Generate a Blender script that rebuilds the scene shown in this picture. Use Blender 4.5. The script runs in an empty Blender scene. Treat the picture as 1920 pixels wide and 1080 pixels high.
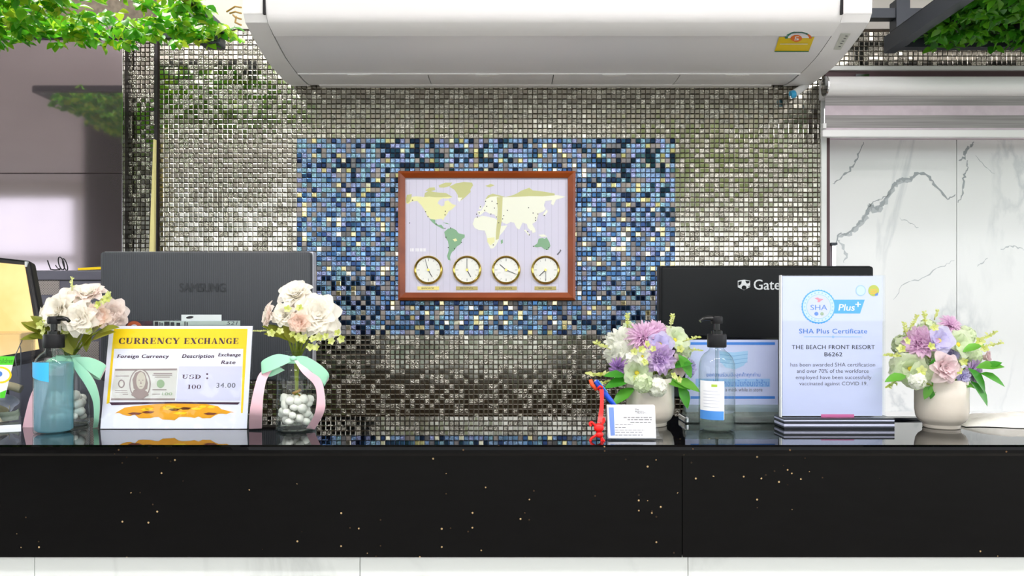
import bpy, bmesh, math, random
from mathutils import Vector, Matrix, noise
from mathutils.geometry import tessellate_polygon

random.seed(7)
R = math.radians
PI = math.pi
scene = bpy.context.scene
COL = scene.collection

# ------------------------------------------------------------------ camera
F = 1400.0            # focal length in pixels of the 1920x1080 frame
CAMZ = 1.337          # eye height; the counter top is at 1.10
HOR = 580.0           # row of the horizon
cd = bpy.data.cameras.new('camera')
cd.sensor_width = 36.0
cd.lens = F / 1920 * 36
cd.shift_y = (HOR - 540) / 1920
cd.clip_start = 0.05
cd.clip_end = 300
cam = bpy.data.objects.new('camera', cd)
COL.objects.link(cam)
cam.location = (0, 0, CAMZ)
cam.rotation_euler = (R(90), 0, 0)
scene.camera = cam

# ------------------------------------------------------------------ light
SKY = 2.6
w = bpy.data.worlds.new('world')
scene.world = w
w.use_nodes = True
bg = w.node_tree.nodes['Background']
bg.inputs[0].default_value = (0.94, 0.97, 1.0, 1)
bg.inputs[1].default_value = SKY
vs = scene.view_settings
vs.view_transform = 'Standard'
vs.look = 'None'
vs.gamma = 1.0
vs.use_curve_mapping = False
vs.exposure = 0.2

def area_light(name, loc, rot, sx, sy, power, color=(1, 1, 1)):
    l = bpy.data.lights.new(name, 'AREA')
    l.shape = 'RECTANGLE'
    l.size = sx
    l.size_y = sy
    l.energy = power
    l.color = color
    o = bpy.data.objects.new(name, l)
    COL.objects.link(o)
    o.location = loc
    o.rotation_euler = rot
    return o

# unseen lamps added to brighten the counter: (x, y, z, length); the fixtures around them are built with the ceiling
FILL_LAMPS = [(-1.5, 0.25, 2.72), (0.1, 0.25, 2.72), (1.7, 0.25, 2.72)]
for x, y, z in FILL_LAMPS:
    area_light('unseen_lamp_light', (x, y, z - 0.012), (0, 0, 0), 1.2, 0.16, 14, (1, 0.98, 0.96))
    area_light('unseen_lamp_light', (x, y, z + 0.045), (R(180), 0, 0), 1.2, 0.16, 16, (1, 0.97, 0.96))
area_light('unseen_lamp_light', (-1.25, 2.27, 2.688), (0, 0, 0), 0.98, 0.08, 13, (1, 0.99, 0.96))

# ------------------------------------------------------------------ helpers
def lin(c):
    return c / 12.92 if c <= 0.04045 else ((c + 0.055) / 1.055) ** 2.4

def C(h):
    h = h.lstrip('#')
    return tuple(lin(int(h[i:i + 2], 16) / 255) for i in (0, 2, 4))

def P(px, py, d):
    return Vector(((px - 960) / F * d, d, CAMZ + (HOR - py) / F * d))

M = {}

def mat(name, color, rough=0.5, metal=0.0, **kw):
    m = bpy.data.materials.new(name)
    m.use_nodes = True
    b = m.node_tree.nodes['Principled BSDF']
    c = C(color) if isinstance(color, str) else color
    b.inputs['Base Color'].default_value = (*c, 1)
    b.inputs['Roughness'].default_value = rough
    b.inputs['Metallic'].default_value = metal
    for k, v in kw.items():
        k = k.replace('_', ' ')
        if k == 'emit':
            b.inputs['Emission Color'].default_value = (*c, 1)
            b.inputs['Emission Strength'].default_value = v
        else:
            b.inputs[k].default_value = v
    M[name] = m
    return m

def nd(m, t, **kw):
    n = m.node_tree.nodes.new(t)
    for k, v in kw.items():
        setattr(n, k, v)
    return n

def ln(m, a, b):
    m.node_tree.links.new(a, b)

def bsdf(m):
    return m.node_tree.nodes['Principled BSDF']

def ramp(m, stops):
    r = nd(m, 'ShaderNodeValToRGB')
    els = r.color_ramp.elements
    while len(els) < len(stops):
        els.new(0.5)
    for e, (p, c) in zip(els, stops):
        e.position = p
        e.color = (*(C(c) if isinstance(c, str) else c), 1)
    return r

def noisy(name, c1, c2, scale, rough=0.5, metal=0.0, bump=0.0, detail=4, lo=0.35, hi=0.65, stretch=None, **kw):
    m = mat(name, c1, rough, metal, **kw)
    tc = nd(m, 'ShaderNodeTexCoord')
    n = nd(m, 'ShaderNodeTexNoise')
    n.inputs['Scale'].default_value = scale
    n.inputs['Detail'].default_value = detail
    src = tc.outputs['Object']
    if stretch:
        mp = nd(m, 'ShaderNodeMapping')
        mp.inputs['Scale'].default_value = stretch
        ln(m, src, mp.inputs[0])
        src = mp.outputs[0]
    ln(m, src, n.inputs['Vector'])
    r = ramp(m, [(lo, c1), (hi, c2)])
    ln(m, n.outputs['Fac'], r.inputs[0])
    ln(m, r.outputs[0], bsdf(m).inputs['Base Color'])
    if bump:
        bp = nd(m, 'ShaderNodeBump')
        bp.inputs['Strength'].default_value = bump
        bp.inputs['Distance'].default_value = 0.005
        ln(m, n.outputs['Fac'], bp.inputs['Height'])
        ln(m, bp.outputs[0], bsdf(m).inputs['Normal'])
    return m

def clear(name, tint, fres=1.45, rough=0.02, edge=0.25, edge_tint=None, milk=0.0):
    """thin clear wall: see-through with a mirror film and darker rims"""
    m = bpy.data.materials.new(name)
    m.use_nodes = True
    nt = m.node_tree
    nt.nodes.clear()
    out = nt.nodes.new('ShaderNodeOutputMaterial')
    tr = nt.nodes.new('ShaderNodeBsdfTransparent')
    gl = nt.nodes.new('ShaderNodeBsdfGlossy')
    gl.inputs['Roughness'].default_value = rough
    mx = nt.nodes.new('ShaderNodeMixShader')
    # mirror film after Schlick, the same from inside and outside
    f0 = ((fres - 1) / (fres + 1)) ** 2
    lf = nt.nodes.new('ShaderNodeLayerWeight')
    lf.inputs['Blend'].default_value = 0.5
    pw = nt.nodes.new('ShaderNodeMath')
    pw.operation = 'POWER'
    pw.inputs[1].default_value = 5
    nt.links.new(lf.outputs['Facing'], pw.inputs[0])
    fr = nt.nodes.new('ShaderNodeMath')
    fr.operation = 'MULTIPLY_ADD'
    fr.inputs[1].default_value = (1 - f0) * 0.8
    fr.inputs[2].default_value = f0
    nt.links.new(pw.outputs[0], fr.inputs[0])
    lw = nt.nodes.new('ShaderNodeLayerWeight')
    lw.inputs['Blend'].default_value = edge
    cm = nt.nodes.new('ShaderNodeMix')
    cm.data_type = 'RGBA'
    t = C(tint)
    cm.inputs[6].default_value = (*t, 1)
    e = C(edge_tint) if edge_tint else tuple(x * 0.6 for x in t)
    cm.inputs[7].default_value = (*e, 1)
    nt.links.new(lw.outputs['Facing'], cm.inputs[0])
    nt.links.new(cm.outputs[2], tr.inputs[0])
    nt.links.new(fr.outputs[0], mx.inputs[0])
    nt.links.new(tr.outputs[0], mx.inputs[1])
    nt.links.new(gl.outputs[0], mx.inputs[2])
    if milk:
        # cloudy filling: part of the light is scattered
        df = nt.nodes.new('ShaderNodeBsdfDiffuse')
        tl = nt.nodes.new('ShaderNodeBsdfTranslucent')
        a = nt.nodes.new('ShaderNodeMixShader')
        b = nt.nodes.new('ShaderNodeMixShader')
        nt.links.new(cm.outputs[2], df.inputs[0])
        nt.links.new(cm.outputs[2], tl.inputs[0])
        nt.links.new(df.outputs[0], a.inputs[1])
        nt.links.new(tl.outputs[0], a.inputs[2])
        b.inputs[0].default_value = milk
        nt.links.new(mx.outputs[0], b.inputs[1])
        nt.links.new(a.outputs[0], b.inputs[2])
        nt.links.new(b.outputs[0], out.inputs[0])
    else:
        nt.links.new(mx.outputs[0], out.inputs[0])
    M[name] = m
    return m

W = {}          # world matrix of every object built

def link(o, parent=None, local=None):
    COL.objects.link(o)
    local = local or Matrix.Identity(4)
    if parent is not None:
        o.parent = parent
        W[o] = W[parent] @ local
    else:
        W[o] = local.copy()
    o.matrix_basis = local
    return o

def tag(o, label=None, cat=None, group=None, kind=None):
    if label: o['label'] = label
    if cat: o['category'] = cat
    if group: o['group'] = group
    if kind: o['kind'] = kind
    return o

def thing(name, label, cat, loc, rz=0.0, rx=0.0, group=None):
    o = bpy.data.objects.new(name, None)
    o.empty_display_size = 0.05
    link(o, None, Matrix.Translation(loc) @ Matrix.Rotation(rz, 4, 'Z') @ Matrix.Rotation(rx, 4, 'X'))
    return tag(o, label, cat, group)

class MB:
    def __init__(self):
        self.v = []
        self.f = []

    def add(self, vs, fs):
        b = len(self.v)
        self.v += [Vector(p) for p in vs]
        self.f += [tuple(i + b for i in f) for f in fs]
        return self

    def box(self, x0, x1, y0, y1, z0, z1):
        return self.add([(x0, y0, z0), (x1, y0, z0), (x1, y1, z0), (x0, y1, z0),
                         (x0, y0, z1), (x1, y0, z1), (x1, y1, z1), (x0, y1, z1)],
                        [(0, 3, 2, 1), (4, 5, 6, 7), (0, 1, 5, 4), (1, 2, 6, 5), (2, 3, 7, 6), (3, 0, 4, 7)])

    def prism(self, poly, y0, y1):
        """poly of (x, z) extruded along y"""
        n = len(poly)
        tris = tessellate_polygon([[Vector((p[0], p[1], 0)) for p in poly]])
        vs = [(x, y0, z) for x, z in poly] + [(x, y1, z) for x, z in poly]
        ar = sum(poly[i][0] * poly[(i + 1) % n][1] - poly[(i + 1) % n][0] * poly[i][1] for i in range(n))
        fs = []
        for t in tris:
            a, b, c = t
            o = ((poly[b][0] - poly[a][0]) * (poly[c][1] - poly[a][1]) - (poly[c][0] - poly[a][0]) * (poly[b][1] - poly[a][1]))
            if o < 0: a, c = c, a
            fs.append((a, b, c))
            fs.append((c + n, b + n, a + n))
        for i in range(n):
            j = (i + 1) % n
            fs.append((j, i, i + n, j + n) if ar > 0 else (i, j, j + n, i + n))
        return self.add(vs, fs)

    def extrude_x(self, poly, x0, x1, cap=True):
        """poly of (y, z) extruded along x"""
        n = len(poly)
        vs = [(x0, y, z) for y, z in poly] + [(x1, y, z) for y, z in poly]
        fs = [(i, (i + 1) % n, (i + 1) % n + n, i + n) for i in range(n)]
        if cap:
            tris = tessellate_polygon([[Vector((p[0], p[1], 0)) for p in poly]])
            for t in tris:
                fs.append(tuple(t))
                fs.append(tuple(i + n for i in reversed(t)))
        return self.add(vs, fs)

    def lathe(self, prof, c=(0, 0, 0), n=24, cap0=True, cap1=True):
        cx, cy, cz = c
        vs = []
        for r, z in prof:
            for k in range(n):
                a = 2 * PI * k / n
                vs.append((cx + r * math.cos(a), cy + r * math.sin(a), cz + z))
        fs = []
        for i in range(len(prof) - 1):
            for k in range(n):
                k2 = (k + 1) % n
                fs.append((i * n + k, i * n + k2, (i + 1) * n + k2, (i + 1) * n + k))
        if cap0: fs.append(tuple(reversed(range(n))))
        if cap1: fs.append(tuple((len(prof) - 1) * n + k for k in range(n)))
        return self.add(vs, fs)

    def tube(self, pts, r, n=8, closed=False):
        pts = [Vector(p) for p in pts]
        m = len(pts)
        rr = r if isinstance(r, (list, tuple)) else [r] * m
        vs, fs = [], []
        up = None
        for i, p in enumerate(pts):
            if closed:
                t = (pts[(i + 1) % m] - pts[i - 1]).normalized()
            else:
                t = (pts[min(i + 1, m - 1)] - pts[max(i - 1, 0)]).normalized()
            if up is None:
                up = Vector((0, 0, 1)) if abs(t.z) < 0.9 else Vector((1, 0, 0))
            a = t.cross(up).normalized()
            b = a.cross(t).normalized()
            up = b
            for k in range(n):
                an = 2 * PI * k / n
                vs.append(p + (a * math.cos(an) + b * math.sin(an)) * rr[i])
        rng = m if closed else m - 1
        for i in range(rng):
            j = (i + 1) % m
            for k in range(n):
                k2 = (k + 1) % n
                fs.append((i * n + k, i * n + k2, j * n + k2, j * n + k))
        if not closed:
            fs.append(tuple(reversed(range(n))))
            fs.append(tuple((m - 1) * n + k for k in range(n)))
        return self.add(vs, fs)

    def grid(self, fn, nu, nv):
        vs = [fn(i / nu, j / nv) for j in range(nv + 1) for i in range(nu + 1)]
        fs = [(j * (nu + 1) + i, j * (nu + 1) + i + 1, (j + 1) * (nu + 1) + i + 1, (j + 1) * (nu + 1) + i)
              for j in range(nv) for i in range(nu)]
        return self.add(vs, fs)

    def ball(self, c, r, sub=2, sq=(1, 1, 1)):
        bm = bmesh.new()
        bmesh.ops.create_icosphere(bm, subdivisions=sub, radius=1)
        c = Vector(c)
        vs = [c + Vector((v.co.x * sq[0], v.co.y * sq[1], v.co.z * sq[2])) * r for v in bm.verts]
        fs = [tuple(v.index for v in f.verts) for f in bm.faces]
        bm.free()
        return self.add(vs, fs)

    def merge(self, o, m=None):
        return self.add([(m @ p) if m else p for p in o.v], o.f)

    def mesh(self, name, material, smooth=False, bevel=0, seg=2, solid=0, inv=None, ang=None):
        me = bpy.data.meshes.new(name)
        vs = [inv @ p for p in self.v] if inv else self.v
        me.from_pydata([tuple(p) for p in vs], [], self.f)
        if bevel or solid:
            bm = bmesh.new()
            bm.from_mesh(me)
            if solid:
                bmesh.ops.solidify(bm, geom=bm.faces[:], thickness=solid)
            if bevel:
                es = [e for e in bm.edges if e.is_manifold and e.calc_face_angle(0) > 0.5]
                bmesh.ops.bevel(bm, geom=es, offset=bevel, segments=seg, affect='EDGES', profile=0.5, clamp_overlap=True)
            bm.to_mesh(me)
            bm.free()
        me.validate()
        if smooth:
            me.shade_smooth()
            if ang:
                me.set_sharp_from_angle(angle=R(ang))
        if material:
            me.materials.append(M[material] if isinstance(material, str) else material)
        return me

    def build(self, name, material, parent=None, base=None, local=False, **kw):
        inv = None
        if parent is not None and not local:
            inv = W[parent].inverted()
        elif parent is None and base is not None:
            inv = Matrix.Translation(-Vector(base))
        me = self.mesh(name, material, inv=inv, **kw)
        o = bpy.data.objects.new(name, me)
        return link(o, parent, Matrix.Translation(base) if (parent is None and base is not None) else None)

def struct(mb, name, material, label=None, cat=None, **kw):
    o = mb.build(name, material, **kw)
    return tag(o, label, cat, kind='structure')

def box(x0, x1, y0, y1, z0, z1):
    return MB().box(x0, x1, y0, y1, z0, z1)

def place(me, name, parent, m):
    o = bpy.data.objects.new(name, me)
    return link(o, parent, m)

# lettering: all text is laid out first and turned into meshes at the very end
TEXTS = []
def text(parent, body, x0, x1, z0, z1, y, material, name='lettering', shear=0.0, bold=0.0, flip=False, space=1.0, inv_y=False):
    """lettering fitted to the rectangle x0..x1, z0..z1 of the parent's own plane (facing -y)"""
    TEXTS.append((parent, body, x0, x1, z0, z1, y, material, name, shear, bold, space))

def flush_text():
    objs = []
    for t in TEXTS:
        cu = bpy.data.curves.new('txt', 'FONT')
        cu.body = t[1]
        cu.size = 1.0
        cu.shear = t[9]
        cu.space_character = t[11]
        cu.resolution_u = 3
        o = bpy.data.objects.new('txt', cu)
        COL.objects.link(o)
        objs.append(o)
    bpy.context.view_layer.update()
    dg = bpy.context.evaluated_depsgraph_get()
    for o, t in zip(objs, TEXTS):
        parent, body, x0, x1, z0, z1, y, material, name = t[:9]
        me = bpy.data.meshes.new_from_object(o.evaluated_get(dg))
        xs = [v.co.x for v in me.vertices]
        ys = [v.co.y for v in me.vertices]
        a0, a1, b0, b1 = min(xs), max(xs), min(ys), max(ys)
        for v in me.vertices:
            v.co = Vector((x0 + (v.co.x - a0) / (a1 - a0) * (x1 - x0), y,
                           z0 + (v.co.y - b0) / (b1 - b0) * (z1 - z0)))
        if t[10]:
            # heavier strokes: the same outlines again, a hair to either side
            vs = [v.co.copy() for v in me.vertices]
            fs = [tuple(p.vertices) for p in me.polygons]
            e = (z1 - z0) * t[10]
            mb = MB()
            for q in (-e, 0, e):
                mb.add([v + Vector((q, -0.00001 * (q > 0) + 0.00001 * (q < 0), 0)) for v in vs], fs)
            me = mb.mesh(name, None)
        me.materials.clear()
        me.materials.append(M[material])
        me.name = name
        place(me, name, parent, Matrix.Identity(4))
    for o in objs:
        cu = o.data
        bpy.data.objects.remove(o)
        bpy.data.curves.remove(cu)

# ------------------------------------------------------------------ materials
mat('white_plastic', '#f5f5f7', 0.35)
mat('white_gloss', '#f6f6f8', 0.12)
mat('ac_grey', '#eeeeF2', 0.3)
mat('gap', '#18161c', 0.7)
mat('black_plastic', '#121216', 0.4, Specular_IOR_Level=0.3)
mat('black_gloss', '#0b0c0e', 0.12)
mat('dark_metal', '#3d434c', 0.4, 0.3)
mat('paper', '#f3f3fb', 0.5)
mat('paper_blue', '#cdd3f0', 0.4)
mat('chrome', '#d8dade', 0.12, 1.0)
mat('gold', '#d9c06a', 0.2, 1.0)
mat('gold_plate', '#b3a468', 0.35, 0.6)
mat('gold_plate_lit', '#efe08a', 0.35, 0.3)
mat('ink', '#2a2a30', 0.6)
mat('ink_purple', '#45233c', 0.6)
mat('ink_grey', '#6c6c78', 0.6)
mat('ink_blue', '#4f84d6', 0.6)
mat('sky_blue', '#35a7ee', 0.5)
mat('pale_blue', '#9cc4ee', 0.5)
mat('band_blue', '#3f86dc', 0.5)
mat('yellow', '#ffd800', 0.5)
mat('amber', '#f2a900', 0.5)
mat('amber_dark', '#7c3312', 0.5)
mat('pale_lilac', '#d9d8ec', 0.5)
mat('red', '#ee1210', 0.35)
mat('pen_blue', '#1f55d8', 0.3)
mat('label_grey', '#cdd0c8', 0.5)
mat('pink_ribbon', '#efc3cf', 0.35, Sheen_Weight=0.3)
mat('mint_ribbon', '#9fdcbc', 0.35, Sheen_Weight=0.3)
mat('twine', '#a5803f', 0.9)
noisy('pebble', '#f6f5f0', '#dcdad2', 40, 0.6)
mat('leaf_yellow', '#c3cc4e', 0.5)
clear('glass', '#fafdfc', 1.45, 0.02, 0.12, '#b4c6c2')
clear('acrylic', '#fcfdff', 1.35, 0.02, 0.08, '#cfdedf')
clear('gel_blue', '#d4f2fb', 1.2, 0.04, 0.15, '#94dcf2', 0.3)
clear('gel_clear', '#f2f7f4', 1.2, 0.04, 0.2, '#c4d6ce', 0.12)
# ------------------------------------------------------------------ structure materials
def mosaic_material():
    m = mat('mosaic', '#8a8378', 0.2, 0.9)
    b = bsdf(m)
    c = nd(m, 'ShaderNodeAttribute', attribute_name='tile_col')
    p = nd(m, 'ShaderNodeAttribute', attribute_name='tile_prm')
    sp = nd(m, 'ShaderNodeSeparateColor')
    ln(m, p.outputs['Color'], sp.inputs[0])
    ln(m, sp.outputs[0], b.inputs['Metallic'])
    ln(m, sp.outputs[1], b.inputs['Roughness'])
    tc = nd(m, 'ShaderNodeNewGeometry')
    n = nd(m, 'ShaderNodeTexNoise')
    n.inputs['Scale'].default_value = 210
    n.inputs['Detail'].default_value = 1.5
    n.inputs['Distortion'].default_value = 1.2
    ln(m, tc.outputs['Position'], n.inputs['Vector'])
    bp = nd(m, 'ShaderNodeBump')
    bp.inputs['Distance'].default_value = 0.004
    ln(m, n.outputs['Fac'], bp.inputs['Height'])
    ln(m, sp.outputs[2], bp.inputs['Strength'])
    ln(m, bp.outputs[0], b.inputs['Normal'])
    # glittering flakes in the crackled glass
    mx = nd(m, 'ShaderNodeMix', data_type='RGBA', blend_type='MULTIPLY')
    rp = ramp(m, [(0.38, (0.55, 0.55, 0.55)), (0.62, (1.35, 1.35, 1.35))])
    ln(m, n.outputs['Fac'], rp.inputs[0])
    ln(m, sp.outputs[2], mx.inputs[0])
    ln(m, c.outputs['Color'], mx.inputs[6])
    ln(m, rp.outputs[0], mx.inputs[7])
    ln(m, mx.outputs[2], b.inputs['Base Color'])
mosaic_material()
noisy('grout', '#4a4036', '#5d5347', 60, 0.9)
noisy('wall_paint', '#d9d6cf', '#d2cfc8', 3, 0.8)
noisy('ceiling_paint', '#e9e4e6', '#e3dee0', 2, 0.85)
noisy('floor_tile', '#cbc5bd', '#c0b9b0', 5, 0.6)
noisy('lawn', '#4d5a38', '#3c4a2e', 1.5, 0.9)

def granite(name, ior, spec):
    m = mat(name, '#060607', 0.015, 0.0, IOR=ior, Specular_IOR_Level=spec)
    tc = nd(m, 'ShaderNodeTexCoord')
    v = nd(m, 'ShaderNodeTexVoronoi')
    v.inputs['Scale'].default_value = 130
    v.inputs['Randomness'].default_value = 1.0
    ln(m, tc.outputs['Object'], v.inputs['Vector'])
    # only some of the cells hold a bronze fleck
    big = nd(m, 'ShaderNodeTexNoise')
    big.inputs['Scale'].default_value = 5
    ln(m, tc.outputs['Object'], big.inputs['Vector'])
    near = nd(m, 'ShaderNodeMath', operation='LESS_THAN')
    near.inputs[1].default_value = 0.22
    ln(m, v.outputs['Distance'], near.inputs[0])
    sc = nd(m, 'ShaderNodeSeparateColor')
    ln(m, v.outputs['Color'], sc.inputs[0])
    th = nd(m, 'ShaderNodeMath', operation='MULTIPLY_ADD')
    th.inputs[1].default_value = -0.9
    th.inputs[2].default_value = 1.43
    ln(m, big.outputs['Fac'], th.inputs[0])
    pick = nd(m, 'ShaderNodeMath', operation='GREATER_THAN')
    ln(m, sc.outputs[0], pick.inputs[0])
    ln(m, th.outputs[0], pick.inputs[1])
    both = nd(m, 'ShaderNodeMath', operation='MULTIPLY')
    ln(m, near.outputs[0], both.inputs[0])
    ln(m, pick.outputs[0], both.inputs[1])
    fl = ramp(m, [(0.0, '#2a2118'), (0.6, '#6e5338'), (1.0, '#b39a72')])
    ln(m, sc.outputs[1], fl.inputs[0])
    mx = nd(m, 'ShaderNodeMix', data_type='RGBA')
    mx.inputs[6].default_value = (*C('#040405'), 1)
    ln(m, both.outputs[0], mx.inputs[0])
    ln(m, fl.outputs[0], mx.inputs[7])
    ln(m, mx.outputs[2], bsdf(m).inputs['Base Color'])
granite('granite', 1.5, 0.12)
granite('granite_polished', 1.8, 0.5)

def marble(name, base, vein, scale, rough, width=0.035):
    m = mat(name, base, rough)
    tc = nd(m, 'ShaderNodeTexCoord')
    mp = nd(m, 'ShaderNodeMapping')
    mp.inputs['Rotation'].default_value = (0, R(38), 0)
    mp.inputs['Scale'].default_value = (1.0, 1.0, 0.55)
    ln(m, tc.outputs['Object'], mp.inputs[0])
    n = nd(m, 'ShaderNodeTexNoise')
    n.inputs['Scale'].default_value = scale
    n.inputs['Detail'].default_value = 7
    n.inputs['Roughness'].default_value = 0.55
    n.inputs['Distortion'].default_value = 0.6
    ln(m, mp.outputs[0], n.inputs['Vector'])
    # a vein runs where the noise crosses its middle
    sub = nd(m, 'ShaderNodeMath', operation='SUBTRACT')
    sub.inputs[1].default_value = 0.5
    ln(m, n.outputs['Fac'], sub.inputs[0])
    ab = nd(m, 'ShaderNodeMath', operation='ABSOLUTE')
    ln(m, sub.outputs[0], ab.inputs[0])
    r1 = ramp(m, [(0.0, (1, 1, 1)), (width, (0, 0, 0))])
    ln(m, ab.outputs[0], r1.inputs[0])
    n2 = nd(m, 'ShaderNodeTexNoise')
    n2.inputs['Scale'].default_value = scale * 1.3
    ln(m, tc.outputs['Object'], n2.inputs['Vector'])
    r2 = ramp(m, [(0.42, (0, 0, 0)), (0.7, (1, 1, 1))])
    ln(m, n2.outputs['Fac'], r2.inputs[0])
    mu = nd(m, 'ShaderNodeMath', operation='MULTIPLY')
    ln(m, r1.outputs[0], mu.inputs[0])
    ln(m, r2.outputs[0], mu.inputs[1])
    mx = nd(m, 'ShaderNodeMix', data_type='RGBA')
    mx.inputs[6].default_value = (*C(base), 1)
    mx.inputs[7].default_value = (*C(vein), 1)
    ln(m, mu.outputs[0], mx.inputs[0])
    ln(m, mx.outputs[2], bsdf(m).inputs['Base Color'])
marble('marble', '#f6f9fa', '#d6dce0', 2.2, 0.12, 0.02)
marble('counter_marble', '#dfe3e2', '#c9cdcc', 1.6, 0.25, 0.02)
noisy('cabinet_gloss', '#b3a7ad', '#a79ba1', 1.5, 0.06, 0.9)
mat('trim_light', '#e8ecec', 0.3)
mat('trim_dark', '#241d22', 0.4)
mat('frame_brown', '#5a4248', 0.5)
mat('frame_pink', '#efe3ee', 0.5)
mat('column_dark', '#2c2a26', 0.6)
noisy('desk_brown', '#7d6c5a', '#6b5b4b', 8, 0.5)

# ------------------------------------------------------------------ the mosaic wall
WY = 2.333                     # face of the back wall
PT = 9.2 / F * WY              # pitch of the little tiles
XL, XR = -1.108, 0.975         # the main wall runs between these
ZTOP = 2.212
bx0, bz1 = P(557, 260, WY).x, P(557, 260, WY).z
NBX, NBZ = 77, 40
ix0 = -int((bx0 - XL) / PT)
ix1 = int((XR - bx0) / PT)
iz0 = -NBZ - 28
iz1 = int((ZTOP - bz1) / PT)

def tile_style(i, j, rnd):
    """colour and (metallic, roughness, crackle) of one tile; the blue field spans NBX x NBZ cells"""
    if 0 <= i < NBX and -NBZ <= j < 0:
        u = rnd.random()
        k = rnd.uniform(0.8, 1.2)
        if u < 0.22:   c, p = C(rnd.choice(['#2c4668', '#26385c', '#33557a'])), (0.85, 0.10, 0.0)
        elif u < 0.66: c, p = C(rnd.choice(['#8aa9cb', '#7d9bc4', '#88b0c2', '#949fcb'])), (0.8, 0.22, 0.55)
        elif u < 0.84: c, p = C(rnd.choice(['#8e8a8c', '#9a948f', '#77797e'])), (0.1, 0.5, 0.15)
        elif u < 0.93: c, p = C(rnd.choice(['#e9dcae', '#f2ecd8', '#d8cc9a'])), (0.85, 0.15, 0.0)
        else:          c, p = C('#6484a6'), (0.85, 0.12, 0.0)
        return tuple(min(1, x * k) for x in c), p
    k = rnd.uniform(0.85, 1.12)
    c = tuple(x * k for x in C('#b6b3a9'))
    return c, ((1.0, 0.12, 0.0) if rnd.random() < 0.62 else (1.0, 0.16, 0.6))

def tile_geo(cx, cz, y, rnd):
    g = PT * 0.452
    t = PT * 0.34
    tx, tz = rnd.uniform(-1, 1) * 0.00009, rnd.uniform(-1, 1) * 0.00009
    yb, yt = y, y - 0.0035
    ym = y - 0.0022
    v = [(cx - g, yb, cz - g), (cx + g, yb, cz - g), (cx + g, yb, cz + g), (cx - g, yb, cz + g),
         (cx - g, ym, cz - g), (cx + g, ym, cz - g), (cx + g, ym, cz + g), (cx - g, ym, cz + g),
         (cx - t, yt + tx + tz, cz - t), (cx + t, yt - tx + tz, cz - t), (cx + t, yt - tx - tz, cz + t), (cx - t, yt + tx - tz, cz + t)]
    f = [(0, 1, 5, 4), (1, 2, 6, 5), (2, 3, 7, 6), (3, 0, 4, 7),
         (4, 5, 9, 8), (5, 6, 10, 9), (6, 7, 11, 10), (7, 4, 8, 11), (8, 9, 10, 11)]
    return v, f

def tile_mesh(name, cells, y, rnd):
    """cells: (centre x, centre z, colour, params)"""
    vs, fs, cols, prms = [], [], [], []
    for cx, cz, c, p in cells:
        v, f = tile_geo(cx, cz, y, rnd)
        b = len(vs)
        vs += v
        fs += [tuple(q + b for q in g) for g in f]
        cols += [(*c, 1)] * len(f)
        prms += [(*p, 1)] * len(f)
    me = bpy.data.meshes.new(name)
    me.from_pydata(vs, [], fs)
    for nm, data in (('tile_col', cols), ('tile_prm', prms)):
        a = me.attributes.new(nm, 'FLOAT_COLOR', 'FACE')
        a.data.foreach_set('color', [x for q in data for x in q])
    me.materials.append(M['mosaic'])
    return me

rt = random.Random(3)
wall_back = struct(box(XL, XR, WY, WY + 0.12, 0, 3.0), 'wall_back', 'grout',
                   'back wall clad in small bronze mirror tiles around a blue mosaic field', 'wall')
# the tiles that frame the world clock are picked out one by one, the thousands beyond are one part
fi0, fi1 = int((P(745, 0, WY).x - bx0) / PT), int((P(1080, 0, WY).x - bx0) / PT)
fj0, fj1 = int((P(0, 564, WY).z - bz1) / PT) - 1, int((P(0, 319, WY).z - bz1) / PT) - 1
ring = []
for i in range(fi0 - 3, fi1 + 4):
    for j in range(fj0 - 3, fj1 + 4):
        e = max(fi0 - i, i - fi1, fj0 - j, j - fj1)
        if 0 <= e <= 2:
            ring.append((e, i, j))
ring.sort()
ring = {(i, j) for e, i, j in ring[:300]}
variants = {}
singles, mass = [], []
for i in range(ix0, ix1 + 1):
    for j in range(iz0, iz1):
        cx, cz = bx0 + (i + 0.5) * PT, bz1 + (j + 0.5) * PT
        if cx > XR - PT * 0.45 or cx < XL + PT * 0.45: continue
        if (i, j) in ring:
            singles.append((cx, cz))
        else:
            c, p = tile_style(i, j, rt)
            mass.append((cx, cz, c, p))
tiles = place(tile_mesh('mosaic_tiles', mass, WY, rt), 'mosaic_tiles', wall_back, Matrix.Identity(4))
tiles['kind'] = 'stuff'
vm = []
for k in range(24):
    c, p = tile_style(1, -1, rt)
    vm.append(tile_mesh('tile', [(0, 0, c, p)], 0, rt))
for cx, cz in singles:
    place(rt.choice(vm), 'tile', wall_back, Matrix.Translation((cx, WY, cz)))
# plain painted wall above the tiles
struct(box(XL, 2.6, WY - 0.004, WY + 0.12, ZTOP, 3.0), 'wall_upper', 'wall_paint')

# recess at the left, clad in the same bronze tiles
RY = 2.52
wall_recess = struct(box(-2.6, XL + 0.05, RY, RY + 0.1, 0, 3.0), 'wall_recess', 'grout',
                     'recessed strip of bronze mirror tiles beside the dark glossy cabinet', 'wall')
cells = []
for i in range(34):
    for j in range(88):
        c, p = tile_style(-5, 5, rt)
        cells.append((XL + 0.01 - (i + 0.5) * PT, 0.9 + (j + 0.5) * PT, c, p))
o = place(tile_mesh('mosaic_tiles', cells, RY, rt), 'mosaic_tiles', wall_recess, Matrix.Identity(4))
o['kind'] = 'stuff'
struct(box(XL - 0.006, XL + 0.004, WY - 0.008, RY, 0, ZTOP), 'trim_1', 'trim_dark')

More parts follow.
